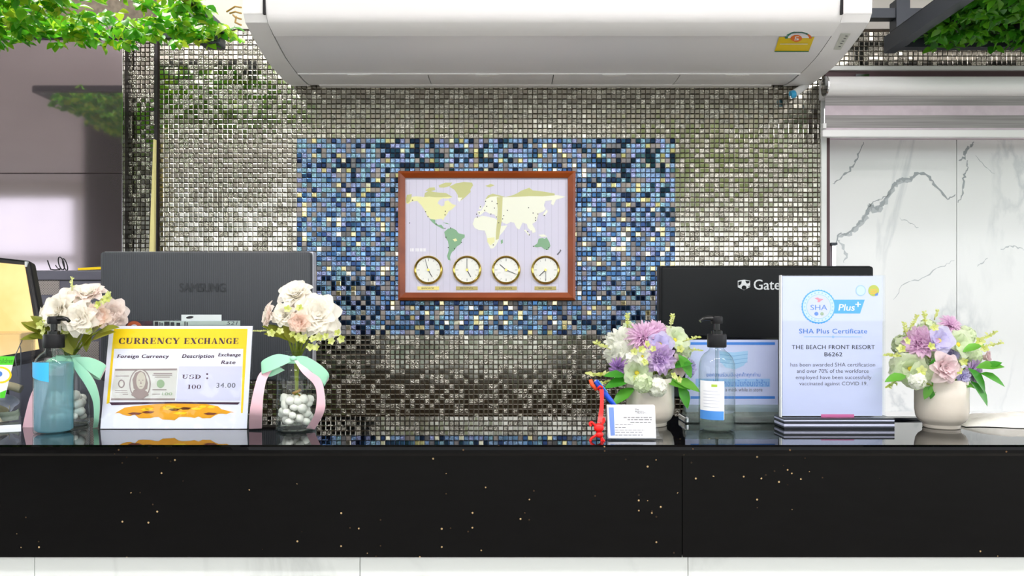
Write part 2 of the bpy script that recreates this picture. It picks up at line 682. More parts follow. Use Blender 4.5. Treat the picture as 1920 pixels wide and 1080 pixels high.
# strip of tiles over the window at the right
z0 = P(0, 126, WY).z
wall_lintel = struct(box(XR, 2.6, WY, WY + 0.12, z0, 3.0), 'wall_lintel', 'grout',
                     'strip of bronze mirror tiles above the window blind', 'wall')
cells = []
for i in range(100):
    for j in range(int((ZTOP - z0) / PT)):
        c, p = tile_style(-5, 5, rt)
        cells.append((XR + (i + 0.5) * PT, z0 + (j + 0.5) * PT + 0.003, c, p))
o = place(tile_mesh('mosaic_tiles', cells, WY, rt), 'mosaic_tiles', wall_lintel, Matrix.Identity(4))
o['kind'] = 'stuff'
struct(box(XR, 2.6, WY - 0.012, WY + 0.1, z0 - 0.012, z0), 'trim_2', 'trim_light')
struct(box(XR - 0.012, XR + 0.004, WY - 0.01, WY + 0.1, 0.9, P(0, 160, WY).z), 'trim_3', 'trim_light')

# window niche at the right with its frame and marble panels
NY = 2.42
window = struct(MB().box(XR + 0.004, XR + 0.018, WY, NY, 0.9, z0 - 0.012), 'window_1', 'frame_brown',
                'marble-backed window niche with a dark brown frame at the right', 'window')
zt = P(0, 262, NY).z
box(XR + 0.018, XR + 0.03, WY + 0.03, NY, 0.9, z0 - 0.012).build('frame_jamb', 'frame_pink', window)
box(XR + 0.018, 2.6, NY - 0.03, NY, zt, z0 - 0.012).build('frame_head', 'frame_pink', window)
box(XR + 0.018, 2.6, WY + 0.0, WY + 0.06, z0 - 0.05, z0 - 0.012).build('frame_rail', 'frame_brown', window)
wall_right = struct(box(0.95, 2.7, NY + 0.02, NY + 0.1, 0, z0), 'wall_right', 'trim_dark',
                    'white marble panelled wall with grey veins at the right', 'wall')
xa, xb = XR + 0.032, P(1794, 0, NY).x
for x0, x1 in ((xa, xb - 0.001), (xb + 0.001, xb + (xb - xa)), (xb + (xb - xa) + 0.002, 2.6)):
    box(x0, x1, NY, NY + 0.02, 1.0, zt).build('panel', 'marble', wall_right, bevel=0.0008, seg=1)
# the big grey veins of the two panels in view
mat('vein_grey', '#a3abb0', 0.3)
mat('vein_soft', '#c3cace', 0.15)
rv = random.Random(12)
def vein(par, pts, w0, w1, m='vein_grey'):
    q = [P(1520 + x / 3.857, 240 + y / 3.857, NY) for x, y in pts]
    fine = []
    for a, b in zip(q[:-1], q[1:]):
        for k in range(5):
            fine.append(a + (b - a) * (k / 5) + Vector((rv.uniform(-1, 1), 0, rv.uniform(-1, 1))) * 0.0035)
    fine.append(q[-1])
    n = len(fine)
    L_, R_ = [], []
    for k, p in enumerate(fine):
        t = (fine[min(k + 1, n - 1)] - fine[max(k - 1, 0)]).normalized()
        s = Vector((-t.z, 0, t.x))
        wd = (w0 + (w1 - w0) * abs(math.sin(k * 0.9)) * math.sin(PI * (k + .5) / n)) * rv.uniform(.6, 1.3)
        L_.append(p + s * wd)
        R_.append(p - s * wd)
    y = NY - (0.0002 if m == 'vein_soft' else 0.0005)
    vs = [(p.x, y, p.z) for p in L_] + [(p.x, y, p.z) for p in R_]
    MB().add(vs, [(k, k + 1, n + k + 1, n + k) for k in range(n - 1)]).build('vein', m, par)
pan = list(wall_right.children)
V1 = [(160, 405), (215, 370), (270, 320), (325, 245), (350, 180), (382, 102)]
V2 = [(180, 860), (205, 765), (270, 765), (340, 700), (390, 650), (430, 560), (480, 590), (540, 520), (600, 410), (650, 370), (720, 370), (770, 320), (850, 345), (900, 420), (990, 515), (1045, 480)]
V3 = [(1178, 102), (1165, 130), (1125, 150), (1110, 215), (1070, 235)]
V4 = [(1140, 240), (1130, 300), (1105, 360), (1095, 470), (1065, 540)]
for par, pts, a, b, m in ((pan[0], V1, .001, .004, 'vein_grey'), (pan[0], V2, .0014, .0075, 'vein_grey'), (pan[0], [(x, y + 12) for x, y in V2[1:12]], .003, .012, 'vein_soft'), (pan[0], [(185, 800), (230, 850), (260, 930), (240, 975)], .001, .005, 'vein_soft'),
                          (pan[0], [(410, 600), (440, 540), (500, 520), (580, 470)], .0006, .002, 'vein_grey'), (pan[0], [(650, 655), (720, 690), (780, 720)], .0004, .0014, 'vein_soft'),
                          (pan[1], V3, .0014, .006, 'vein_grey'), (pan[1], V4, .001, .004, 'vein_grey'), (pan[1], [(1370, 880), (1420, 855), (1480, 850), (1540, 885)], .0008, .0030, 'vein_soft'),
                          (pan[1], [(1200, 1000), (1240, 975), (1280, 940)], .0005, .0018, 'vein_soft'), (pan[1], [(1190, 200), (1250, 270), (1330, 330)], .0004, .0014, 'vein_soft'),
                          (pan[0], [(600, 1250), (680, 1120), (800, 1090), (950, 1000), (1040, 960)], .0005, .0020, 'vein_soft'), (pan[0], [(760, 1900), (840, 2010), (900, 2070)], .0006, .0022, 'vein_soft')):
    vein(par, pts, a, b, m)
sz = P(0, 779, 2.33).z
box(XR + 0.004, 2.6, 2.30, NY + 0.02, sz - 0.02, sz).build('sill', 'white_gloss', window, bevel=0.002)

# ceiling, floor and the world outside that the mirror tiles look at
CZ = 3.0
struct(MB().box(-9, 6, -2.3, 2.75, CZ, CZ + 0.15).box(-9, -2.3, -4.9, -2.3, CZ, CZ + 0.15), 'ceiling', 'ceiling_paint')
struct(box(-9, 7, -6.3, 2.75, -0.1, 0), 'floor', 'floor_tile')
struct(box(-60, 60, -90, 30, -0.3, -0.102), 'floor_outside', 'lawn', 'green lawn outside the open lobby', 'lawn')
# white framed windows across the far left of the lobby
wl = struct(MB().box(-9, -2.3, -4.9, -4.75, 2.8, CZ), 'wall_front', 'wall_paint')
for k in range(5):
    x = -8.9 + k * 1.6
    box(x, x + 0.16, -4.9, -4.75, 0, 2.8).build('mullion', 'white_plastic', wl)
box(-9, -2.3, -4.9, -4.78, 1.95, 2.05).build('transom', 'white_plastic', wl)
for k in range(4):
    box(-8.74 + k * 1.6, -7.3 + k * 1.6, -4.83, -4.82, 0.5, 2.8).build('pane', 'acrylic', wl)
box(-9, -2.3, -4.9, -4.75, 0.0, 0.5).build('window_sill', 'white_plastic', wl)
struct(box(-3.35, -2.95, -1.3, -0.9, 0, CZ), 'wall_column', 'column_dark')
mat('lamp_diffuser', '#ffffff', 0.5, emit=1.0)
for k, (x, y, z) in enumerate(FILL_LAMPS + [(-1.25, 2.27, 2.70)]):  # all but the last lamp are added to light the counter
    hl, hw = (0.62, 0.09) if k < 3 else (0.51, 0.05)
    lf = thing('unseen_lamp', ['leftmost of three unseen white lamps added to light the counter', 'middle one of three unseen white lamps added to light the counter', 'rightmost of three unseen white lamps added to light the counter', 'white lamp hanging above the left plant panel near the wall'][k], 'lamp', (x, y, z))
    box(x - hl, x + hl, y - hw, y + hw, z, z + 0.03).build('housing', 'white_plastic', lf, bevel=0.004)
    box(x - hl + 0.02, x + hl - 0.02, y - hw + 0.01, y + hw - 0.01, z - 0.006, z).build('diffuser', 'lamp_diffuser', lf)
    for s in (-0.4, 0.4):
        MB().tube([(x + s, y, z + 0.03), (x + s, y, CZ)], 0.003, 6).build('cable', 'white_plastic', lf)

def tree(name, x, y, h, r, label, col):
    t = thing(name, label, 'tree', (x, y, -0.1), group='trees outside the open lobby')
    MB().tube([(x, y, -0.1), (x + 0.1, y, h * 0.4), (x, y + 0.1, h * 0.75)], [0.18, 0.14, 0.08], 8).build('trunk', 'column_dark', t)
    rn = random.Random(int(x * 10) + 50)
    mb = MB()
    for k in range(520):
        a, b = rn.uniform(0, 2 * PI), math.acos(rn.uniform(-1, 1))
        q = r * rn.uniform(0.35, 1.0) ** 0.5
        c = Vector((x + q * math.sin(b) * math.cos(a) * 1.25, y + q * math.sin(b) * math.sin(a), h * 0.8 + q * math.cos(b) * 0.62))
        s = rn.uniform(0.14, 0.3)
        u = Vector((rn.uniform(-1, 1), rn.uniform(-1, 1), rn.uniform(-1, 1))).normalized()
        v = u.orthogonal().normalized()
        mb.add([c - u * s, c + v * s * 0.5, c + u * s, c - v * s * 0.5], [(0, 1, 2, 3)])
    o = mb.build('crown', col, t)
    o['kind'] = 'stuff'
noisy('tree_leaf', '#6f9a2a', '#3f6a1c', 0.8, 0.6)
noisy('tree_leaf_yellow', '#b4c43a', '#6c8f28', 0.8, 0.6)
tree('garden_tree', -6.2, -9.5, 5.0, 2.0, 'leafy green garden tree seen only as a mirror image in the left tiles', 'tree_leaf')
tree('garden_tree', -1.4, -9.0, 4.9, 1.7, 'yellow-green garden tree mirrored in the tiles above the blue field', 'tree_leaf_yellow')
tree('garden_tree', 3.2, -9.0, 4.9, 1.6, 'bright yellow-green garden tree mirrored in the tiles right of the clock', 'tree_leaf_yellow')
tree('garden_tree', 8.4, -11.0, 5.6, 2.2, 'broad green garden tree mirrored in the tiles near the window', 'tree_leaf')

# ------------------------------------------------------------------ reception counter
DF, DB = 1.30, 1.655
counter = thing('reception_counter', 'long reception counter with black granite top and white marble front', 'counter', (0, 1.32, 0))
prof = [(DF, 1.086), (DF + 0.004, 1.081), (DB, 1.081), (DB, 1.1), (DF + 0.006, 1.1), (DF + 0.0015, 1.097), (DF, 1.092)]
slab_top = MB().extrude_x(prof, -2.4, 2.4).build('granite_top', 'granite', counter)
slab_top.data.materials.append(M['granite_polished'])
for q in slab_top.data.polygons:
    if abs(q.normal.z) > 0.98 and q.center.z > 0: q.material_index = int(slab_top.data.vertices[q.vertices[0]].co.z > 1.09)
zb = P(0, 1045, 1.312).z
for x0, x1 in ((-2.4, P(0, 0, 1.312).x * 0 + P(1278.5, 0, 1.312).x), (P(1280, 0, 1.312).x, 2.4)):
    box(x0, x1, 1.312, 1.34, zb, 1.081).build('granite_apron', 'granite', counter)
xs = [-2.4, P(65, 0, 1.33).x, P(675, 0, 1.33).x, P(1290, 0, 1.33).x, 2.4]
for a, b in zip(xs[:-1], xs[1:]):
    box(a + 0.0006, b - 0.0006, 1.33, 1.36, 0.02, zb).build('front_panel', 'counter_marble', counter)
box(-2.4, 2.4, 1.36, 1.64, 0, 1.081).build('body', 'desk_brown', counter)
# lower desk on the staff side
desk = thing('staff_desk', 'low brown staff desk behind the reception counter', 'desk', (0, 2.0, 0))
box(-2.4, 2.4, 1.70, 2.30, 0.72, 0.75).build('desktop', 'desk_brown', desk, bevel=0.002)
for x in (-2.3, -0.1, 2.2):
    box(x, x + 0.04, 1.72, 2.26, 0, 0.72).build('leg_panel', 'trim_dark', desk)

# tall glossy cabinet at the far left
cabinet = thing('tall_cabinet', 'tall dark glossy cabinet panel mirroring the lobby at far left', 'cabinet', (-1.6, 2.49, 0))
KY = 2.47
cx1 = P(229, 0, KY).x
zs = P(0, 325, KY).z
box(-2.6, cx1 - 0.002, KY + 0.012, 2.515, 0, 2.30).build('carcass', 'trim_dark', cabinet)
box(-2.6, cx1, KY, KY + 0.012, zs + 0.001, 2.30).build('door', 'cabinet_gloss', cabinet, bevel=0.001, seg=1)
box(-2.6, cx1, KY, KY + 0.012, 0.0, zs - 0.001).build('door', 'cabinet_gloss', cabinet, bevel=0.001, seg=1)
box(cx1, cx1 + 0.002, KY - 0.001, KY + 0.013, 0, 2.30).build('edge_strip', 'chrome', cabinet)
# ------------------------------------------------------------------ air conditioner
ACX, ACH = 0.116, 0.80
apro = [(1.905, 2.40), (1.897, 2.25), (1.898, 2.14), (1.903, 2.092), (1.918, 2.074), (1.966, 2.059), (2.02, 2.045), (2.068, 2.035),
        (2.12, 2.029), (2.18, 2.026), (2.24, 2.025), (2.29, 2.027), (2.322, 2.033)]
def ac_inset(k):
    """the profile moved inwards by k"""
    out = []
    for i, (y, z) in enumerate(apro):
        a, b = apro[max(i - 1, 0)], apro[min(i + 1, len(apro) - 1)]
        t = Vector((b[0] - a[0], b[1] - a[1])).normalized()
        out.append((y - t.y * k, z + t.x * k))
    return out
def ac_sheet(i0, i1, x0, x1, k, thick=0.004):
    """curved panel following the profile between two of its points"""
    a, b = ac_inset(k)[i0:i1 + 1], ac_inset(k + thick)[i0:i1 + 1]
    return MB().extrude_x(list(reversed(a + list(reversed(b)))), x0, x1)
ac = thing('air_conditioner', 'large white air conditioner hung over the mosaic wall', 'air conditioner', (ACX, 2.2, 2.02))
core = ac_inset(0.006) + [(2.328, 2.40)]
MB().extrude_x(list(reversed(core)), ACX - ACH + 0.02, ACX + ACH - 0.02).build('body', 'gap', ac)
XA, XB = ACX - ACH + 0.058, ACX + ACH - 0.074
cap = apro + [(2.328, 2.40)]
for x0, x1 in ((ACX - ACH, XA - 0.003), (XB + 0.003, ACX + ACH)):
    MB().extrude_x(list(reversed(cap)), x0, x1).build('end_cap', 'white_plastic', ac, bevel=0.006, seg=2, smooth=True, ang=40)
ac_sheet(0, 2, XA + 0.002, XB - 0.002, -0.001).build('upper_panel', 'white_plastic', ac)
ac_sheet(2, 5, XA, XB, -0.003).build('front_lip', 'white_plastic', ac, smooth=True, ang=40)
ac_sheet(5, 9, XA, XB, 0.0).build('lower_panel', 'ac_grey', ac, smooth=True, ang=50)
ac_sheet(4, 5, XA, XB, -0.001).build('lower_panel_edge', 'ac_grey', ac)
ed = [(y, z - 0.001) for y, z in apro[9:10]][0]
box(XA, XB, ed[0] - 0.001, ed[0] + 0.004, ed[1] - 0.002, ed[1] + 0.004).build('panel_edge', 'white_gloss', ac)
seams = [XA, P(806, 0, 2.25).x, P(1036, 0, 2.25).x, P(1268, 0, 2.25).x, XB]
for a, b in zip(seams[:-1], seams[1:]):
    cv = ac_sheet(9, 12, a + 0.0012, b - 0.0012, 0.001).build('filter_cover', 'ac_grey', ac)
    c = (a + b) / 2 - 0.01
    tab = [(c + 0.034 * math.cos(t), 0.018 * math.sin(t)) for t in [PI * q / 10 for q in range(11)]]
    mb = MB()
    n = len(tab)
    yv, zv = apro[9]
    mb.add([(x, yv + 0.003 + q, zv - 0.004) for x, q in tab] + [(x, yv + 0.003 + q, zv + 0.002) for x, q in tab],
           [tuple(range(n)), tuple(reversed(range(n, 2 * n)))] + [(i, i + n, (i + 1) % n + n, (i + 1) % n) for i in range(n)])
    mb.build('finger_tab', 'white_gloss', cv)
box(XA + 0.03, XB - 0.04, 2.306, 2.328, 2.028, 2.034).build('rear_rail', 'white_gloss', ac)
# dark slots at both ends of the upper panel
for x in (XA - 0.006, XB - 0.008):
    box(x, x + 0.006, 1.893, 1.90, 2.086, 2.30).build('slot', 'gap', ac)

def ac_point(px, py, lift=0.0):
    """point of the unit's underside seen at a photo position, lifted off the surface"""
    best = None
    pr = ac_inset(-lift)
    for i in range(len(pr) - 1):
        for q in range(21):
            t = q / 20
            y = pr[i][0] + (pr[i + 1][0] - pr[i][0]) * t
            z = pr[i][1] + (pr[i + 1][1] - pr[i][1]) * t
            e = abs(HOR - (z - CAMZ) * F / y - py)
            if best is None or e < best[0]:
                best = (e, y, z)
    return Vector(((px - 960) / F * best[1], best[1], best[2]))
def ac_decal(name, pts, material, parent, lift):
    vs = [ac_point(x, y, lift) for x, y in pts]
    tris = tessellate_polygon([[Vector((x, -y, 0)) for x, y in pts]])
    fs = []
    for t in tris:
        a, b, c = t
        n = (vs[b] - vs[a]).cross(vs[c] - vs[a])
        fs.append((a, b, c) if n.z < 0 else (a, c, b))
    return MB().add(vs, fs).build(name, material, parent)
def arc(cx, cy, rx, ry, a0, a1, n=12):
    return [(cx + rx * math.cos(R(a0 + (a1 - a0) * k / n)), cy - ry * math.sin(R(a0 + (a1 - a0) * k / n))) for k in range(n + 1)]
mat('sticker_green', '#1f7a63', 0.5)
mat('sticker_yellow', '#f0d000', 0.5)
mat('sticker_orange', '#f07820', 0.5)
st = ac_decal('energy_sticker', [(1452, 97), (1461, 70), (1471, 70)] + list(reversed(arc(1497, 72, 25, 13, 0, 180))) + [(1523, 70), (1527, 70), (1516, 97)], 'sticker_yellow', ac, 0.0022)
st['label'] = 'yellow energy rating sticker with green arc and orange 5'
def arc_band(cx, cy, r0, r1, a0, a1):
    return arc(cx, cy, r1[0], r1[1], a0, a1) + list(reversed(arc(cx, cy, r0[0], r0[1], a0, a1)))
ac_decal('sticker_dial', arc(1497, 71, 20, 10, 0, 180), 'paper', st, 0.003)
ac_decal('sticker_arc', arc_band(1497, 72, (20, 10), (25, 13), 40, 180), 'sticker_green', st, 0.003)
ac_decal('sticker_arc', arc_band(1497, 72, (20, 10), (25, 13), 0, 40), 'sticker_orange', st, 0.003)
ac_decal('sticker_disc', arc(1493, 72, 11, 6.5, 0, 350, 20), 'sticker_orange', st, 0.0035)
ac_decal('sticker_band', [(1452, 97.5), (1453, 95.5), (1516.6, 95.5), (1516, 97.5)], 'sticker_green', st, 0.003)
ac_decal('sticker_line', [(1462, 83.5), (1463, 81.5), (1515, 81.5), (1514.5, 83.5)], 'paper', st, 0.003)
five = [(1489, 76), (1489.6, 74.8), (1494, 74.8), (1495, 73.2), (1490, 73.2), (1491.2, 68.6), (1498.5, 68.6), (1498.2, 69.9), (1493, 69.9), (1492.6, 71.9), (1496.5, 71.9), (1497.8, 73), (1497, 75), (1494.8, 76)]
ac_decal('sticker_digit', five, 'paper', st, 0.004)
# faint maker's mark and the small display panel on the right cap
ac_decal('logo_swirl', arc_band(556, 70, (5, 2), (8, 3.4), 10, 200), 'white_gloss', ac, 0.002)
for k, x in enumerate((568, 573, 578)):
    ac_decal('logo_bar', [(x, 73), (x + 0.5, 67.5 + k % 2), (x + 2.4, 67.5 + k % 2), (x + 2, 73)], 'white_gloss', ac, 0.002)
mat('display_grey', '#c9ccc4', 0.4)
dp = ac_decal('display_panel', [(1563, 93), (1577, 63), (1595, 63), (1576, 94)], 'display_grey', ac, 0.0012)
for k in range(5):
    x, y = 1572 + k * 3.1, 88 - k * 5
    ac_decal('display_mark', [(x, y), (x + 0.5, y - 1.2), (x + 5, y - 1.2), (x + 4.5, y)], 'ink', dp, 0.002)
# drain hose stub below the right end
hose = thing('drain_hose', 'short white drain hose with a blue taped end under the air conditioner', 'hose', P(1490, 176, 2.3))
mat('tape_blue', '#38a8dc', 0.4)
MB().tube([P(1512, 160, 2.31), P(1500, 168, 2.295), P(1488, 176, 2.28)], [0.010, 0.011, 0.012], 12).build('hose_end', 'white_plastic', hose, smooth=True, ang=50)
MB().tube([P(1490, 176, 2.280), P(1482, 178, 2.280)], [0.0125, 0.0115], 12).build('tape', 'tape_blue', hose, smooth=True, ang=50)
MB().tube([P(1482, 180, 2.27), P(1482, 184, 2.27), P(1485, 185, 2.27)], 0.002, 6).build('clip', 'white_plastic', hose)

# ------------------------------------------------------------------ blind
blind = thing('roller_blind', 'white cased zebra roller blind with grey and sheer bands', 'blind', P(1700, 260, 2.25))
BD = 2.26
bx_0, bx_1 = P(1546, 0, BD).x, 2.3
zt_, zb_ = P(0, 144, BD).z, P(0, 180, BD).z
zc = (zt_ + zb_) / 2
hh = (zt_ - zb_) / 2
cprof = [(BD - hh * 0.9 * math.cos(a), zc + hh * math.sin(a)) for a in [R(90 - 15 * k) for k in range(13)]]
cprof = [(BD + 0.05, zt_)] + cprof + [(BD + 0.05, zb_)]
MB().extrude_x(list(reversed(cprof)), bx_0 + 0.004, bx_1).build('case', 'white_gloss', blind, smooth=True, ang=60)
MB().extrude_x(list(reversed([(BD - hh * 0.95 * math.cos(a), zc + hh * 1.02 * math.sin(a)) for a in [2 * PI * k / 24 for k in range(24)]])), bx_0, bx_0 + 0.004).build('end_disc', 'chrome', blind)
box(P(1602, 0, 2.28).x, P(1627, 0, 2.28).x, 2.27, 2.33, zt_ - 0.002, zt_ + 0.012).build('bracket', 'chrome', blind)
noisy('blind_grey', '#a8a5a6', '#8e8b8c', 60, 0.8, stretch=(0.05, 1, 3))
noisy('blind_sheer', '#d9cbd6', '#cfc1cc', 30, 0.8)
for a, b, m in ((178, 198, 'blind_grey'), (198, 216, 'blind_sheer'), (216, 240, 'blind_grey'), (240, 245, 'blind_sheer')):
    box(bx_0 + 0.002, bx_1, BD, BD + 0.0015, P(0, b, BD).z, P(0, a, BD).z).build('fabric_band', m, blind)
box(bx_0 - 0.008, bx_1, BD - 0.008, BD + 0.01, P(0, 257.5, BD).z, P(0, 244, BD).z).build('bottom_rail', 'white_gloss', blind, bevel=0.003, seg=2)
MB().tube([P(1546, 200, BD), P(1546, 232, BD)], 0.0012, 5).build('chain', 'chrome', blind)
box(P(1542, 0, BD).x, P(1548, 0, BD).x, BD - 0.006, BD + 0.006, P(0, 241, BD).z, P(0, 232, BD).z).build('chain_clip', 'white_plastic', blind)
pull = thing('window_handle', 'slim chrome pull handle on the dark window frame', 'handle', P(1559, 500, 2.36))
box(P(1556.5, 0, 2.36).x, P(1564, 0, 2.36).x, 2.345, 2.41, P(0, 520, 2.36).z, P(0, 460, 2.36).z).build('grip', 'chrome', pull, bevel=0.002)
box(P(1554, 0, 2.36).x, P(1565, 0, 2.36).x, 2.34, 2.41, P(0, 460, 2.36).z, P(0, 456, 2.36).z).build('end_cap', 'dark_metal', pull)

# ------------------------------------------------------------------ world clock
def wood():
    m = noisy('mahogany', '#7c3512', '#9a4a1c', 14, 0.28, stretch=(0.3, 1, 1), lo=0.3, hi=0.7)
wood()
CY = WY - 0.006
clock = thing('world_clock', 'world map wall clock in a mahogany frame with four gold dials', 'clock', (P(912, 0, CY).x, CY, P(0, 564, CY).z))
FD = CY - 0.026                # front of the frame
def cz4(x, y, d=CY - 0.01):    # point of the map print
    return P(730 + x / 4, 310 + y / 4, d)
o0, o1 = P(746, 320, FD), P(1079.5, 563, FD)
i0, i1 = P(760, 334, CY - 0.012), P(1064.5, 548.5, CY - 0.012)
ox0, ox1, oz0, oz1 = o0.x, o1.x, o1.z, o0.z
ix0_, ix1_, iz0_, iz1_ = i0.x, i1.x, i1.z, i0.z
def rail(a, b, c, d):
    """one mitred side of the frame: outer corners a, b and inner corners c, d (x, z)"""
    ri = [a[0] + (d[0] - a[0]) * 0.35, a[1] + (d[1] - a[1]) * 0.35], [b[0] + (c[0] - b[0]) * 0.35, b[1] + (c[1] - b[1]) * 0.35]
    vs = [(a[0], WY - 0.004, a[1]), (b[0], WY - 0.004, b[1]), (a[0], FD + 0.006, a[1]), (b[0], FD + 0.006, b[1]),
          (ri[0][0], FD, ri[0][1]), (ri[1][0], FD, ri[1][1]), (d[0], FD + 0.008, d[1]), (c[0], FD + 0.008, c[1]),
          (d[0], WY - 0.004, d[1]), (c[0], WY - 0.004, c[1])]
    return MB().add(vs, [(0, 1, 3, 2), (2, 3, 5, 4), (4, 5, 7, 6), (6, 7, 9, 8), (8, 9, 1, 0), (0, 2, 4, 6, 8), (1, 9, 7, 5, 3)])
oc = [(ox0, oz1), (ox1, oz1), (ox1, oz0), (ox0, oz0)]
ic = [(ix0_, iz1_), (ix1_, iz1_), (ix1_, iz0_), (ix0_, iz0_)]
for k in range(4):
    k2 = (k + 1) % 4
    rail(oc[k2], oc[k], ic[k], ic[k2]).build('frame_rail', 'mahogany', clock)
mat('map_sea', '#d8d6ea', 0.4)
sheet = box(ix0_ - 0.002, ix1_ + 0.002, CY - 0.01, WY - 0.004, iz0_ - 0.002, iz1_ + 0.002).build('map_sheet', 'map_sea', clock)
mat('land_yellow', '#eeeeb4', 0.5)
mat('land_olive', '#c9cc8e', 0.5)
mat('land_green', '#86b28e', 0.5)
mat('land_pale', '#f2f5e4', 0.5)
mat('land_band', '#cfcf94', 0.5)
mat('map_line', '#b9b8cc', 0.6)
LAND = [
 ('land_yellow', [(125,262),(150,240),(200,232),(262,238),(300,232),(350,240),(400,235),(440,235),(475,238),(440,250),(400,247),(372,262),(362,285),(392,308),(412,300),(415,270),(440,262),(470,290),(500,300),(470,330),(445,345),(430,372),(410,395),(405,415),(390,400),(360,405),(330,412),(300,395),(285,380),(270,345),(240,300),(210,268),(170,270),(140,290),(125,282)]),
 ('land_olive', [(125,250),(132,222),(168,216),(166,240),(150,275),(130,285)]),
 ('land_olive', [(262,238),(266,208),(300,190),(335,200),(380,205),(425,208),(475,238),(440,236),(400,240),(340,240),(300,234)]),
 ('land_olive', [(370,150),(420,130),(472,130),(455,155),(410,167),(375,166)]),
 ('land_olive', [(270,190),(300,168),(340,165),(345,185),(300,196)]),
 ('land_olive', [(450,160),(500,135),(560,125),(620,130),(628,150),(608,180),(610,200),(570,238),(540,262),(518,250),(512,220),(490,185)]),
 ('land_pale', [(512,242),(548,242),(525,274),(515,262)]),
 ('land_green', [(300,402),(345,408),(345,430),(370,448),(390,446),(415,478),(400,476),(350,450),(320,425)]),
 ('land_green', [(400,428),(430,432),(452,442),(430,440)]),
 ('land_green', [(412,500),(440,475),(470,470),(500,485),(520,510),(565,520),(565,540),(545,555),(535,590),(505,610),(490,635),(470,650),(460,670),(455,690),(460,715),(440,707),(433,680),(445,640),(445,600),(440,570),(420,540)]),
 ('land_yellow', [(475,555),(500,548),(510,565),(490,572)]),
 ('land_pale', [(640,395),(700,378),(740,385),(800,400),(820,430),(840,455),(885,450),(860,490),(825,530),(820,560),(800,600),(780,622),(760,625),(745,600),(735,560),(725,520),(715,490),(670,485),(640,470),(625,440)]),
 ('land_green', [(835,565),(850,555),(852,580),(838,592)]),
 ('land_pale', [(665,365),(660,345),(690,340),(700,320),(720,290),(715,262),(740,232),(790,230),(830,238),(870,240),(920,238),(960,236),(1050,230),(1150,232),(1250,222),(1322,236),(1290,246),(1250,258),(1230,300),(1212,290),(1218,262),(1170,268),(1160,300),(1172,330),(1150,350),(1120,360),(1112,390),(1102,420),(1072,440),(1088,470),(1060,492),(1040,470),(1030,440),(1000,430),(975,482),(955,470),(935,430),(910,425),(880,442),(850,430),(830,402),(800,395),(790,370),(750,362),(720,345),(700,360),(680,376)]),
 ('land_olive', [(718,258),(740,226),(775,213),(830,226),(870,238),(920,226),(955,212),(990,190),(1050,168),(1075,188),(1150,196),(1240,212),(1240,226),(1150,232),(1050,231),(960,236),(900,238),(840,240),(800,232),(760,236)]),
 ('land_pale', [(672,328),(682,298),(692,312),(690,330)]),
 ('land_band', [(806,240),(850,238),(846,330),(842,420),(826,520),(820,552),(798,560),(800,500),(808,420),(812,330)]),
 ('land_green', [(1080,608),(1110,585),(1120,550),(1150,545),(1165,552),(1180,540),(1200,575),(1208,605),(1190,635),(1165,630),(1140,610),(1105,615)]),
 ('ink_grey', [(1255,668),(1276,645),(1282,628),(1290,640),(1265,673)]),
 ('land_pale', [(1010,485),(1020,482),(1054,520),(1046,526)]),
 ('land_pale', [(1065,480),(1090,470),(1098,500),(1075,508)]),
 ('land_pale', [(1120,522),(1160,518),(1185,535),(1140,538)]),
 ('land_pale', [(1150,372),(1168,348),(1182,330),(1188,350),(1165,376)]),
 ('land_yellow', [(735,575),(758,600),(790,575),(790,540),(735,545)]),
 ('land_olive', [(720,155),(760,140),(790,150),(750,165)]),
]
y0 = CY - 0.0102
for k, (m, pl) in enumerate(LAND):
    q = [cz4(x, y) for x, y in pl]
    e = 0.0002 + 0.00004 * k
    MB().prism([(p.x, p.z) for p in q], CY - 0.0100 - e, CY - 0.0100).build('land_print', m, sheet)
mb = MB()
for k in range(24):
    x = 150 + k * 50.8
    a, b = cz4(x, 105), cz4(x, 948)
    mb.box(a.x - 0.0004, a.x + 0.0004, CY - 0.0101, CY - 0.0099, b.z, a.z)
mb.build('meridian_lines', 'map_line', sheet)['kind'] = 'stuff'
mb = MB()
for x, y in [(175,262),(272,349),(290,385),(420,345),(418,372),(352,441),(153,433),(425,540),(442,617),(541,578),(488,625),(418,473),(460,470),(683,312),(674,357),(655,367),(722,270),(770,270),(730,308),(788,321),(808,288),(762,366),(715,338),(885,338),(858,378),(850,402),(820,431),(804,388),(660,388),(1044,318),(1078,358),(1114,366),(1162,376),(1096,395),(1096,413),(1038,497),(1050,522),(1080,608),(1196,617),(1180,632),(780,597)]:
    p = cz4(x, y)
    mb.box(p.x - 0.0014, p.x + 0.0014, CY - 0.0118, CY - 0.0105, p.z - 0.0014, p.z + 0.0014)
mb.build('city_dots', 'ink', sheet)['kind'] = 'stuff'
mat('dial_white', '#f4f6f2', 0.4)
def ring_y(cx, cz, r0, r1, ya, yb, n=36):
    """flat ring with depth, facing -y"""
    vs, fs = [], []
    for k in range(n):
        a = 2 * PI * k / n
        c, s = math.cos(a), math.sin(a)
        rm = (r0 + r1) / 2
        for r, y in ((r1, yb), (r1 * 0.985, ya + 0.002), (rm, ya), (r0, ya + 0.003), (r0, yb)):
            vs.append((cx + r * c, y, cz + r * s))
    for k in range(n):
        k2 = (k + 1) % n
        for i in range(4):
            fs.append((k * 5 + i, k2 * 5 + i, k2 * 5 + i + 1, k * 5 + i + 1))
    return MB().add(vs, fs)
def bar_y(a, b, w0, w1, y, t):
    """thin bar between points a and b in the plane facing -y"""
    d = (b - a).normalized()
    n = Vector((-d.z, 0, d.x))
    q = [a + n * w0, b + n * w1, b - n * w1, a - n * w0]
    return MB().prism([(p.x, p.z) for p in q], y - t, y)
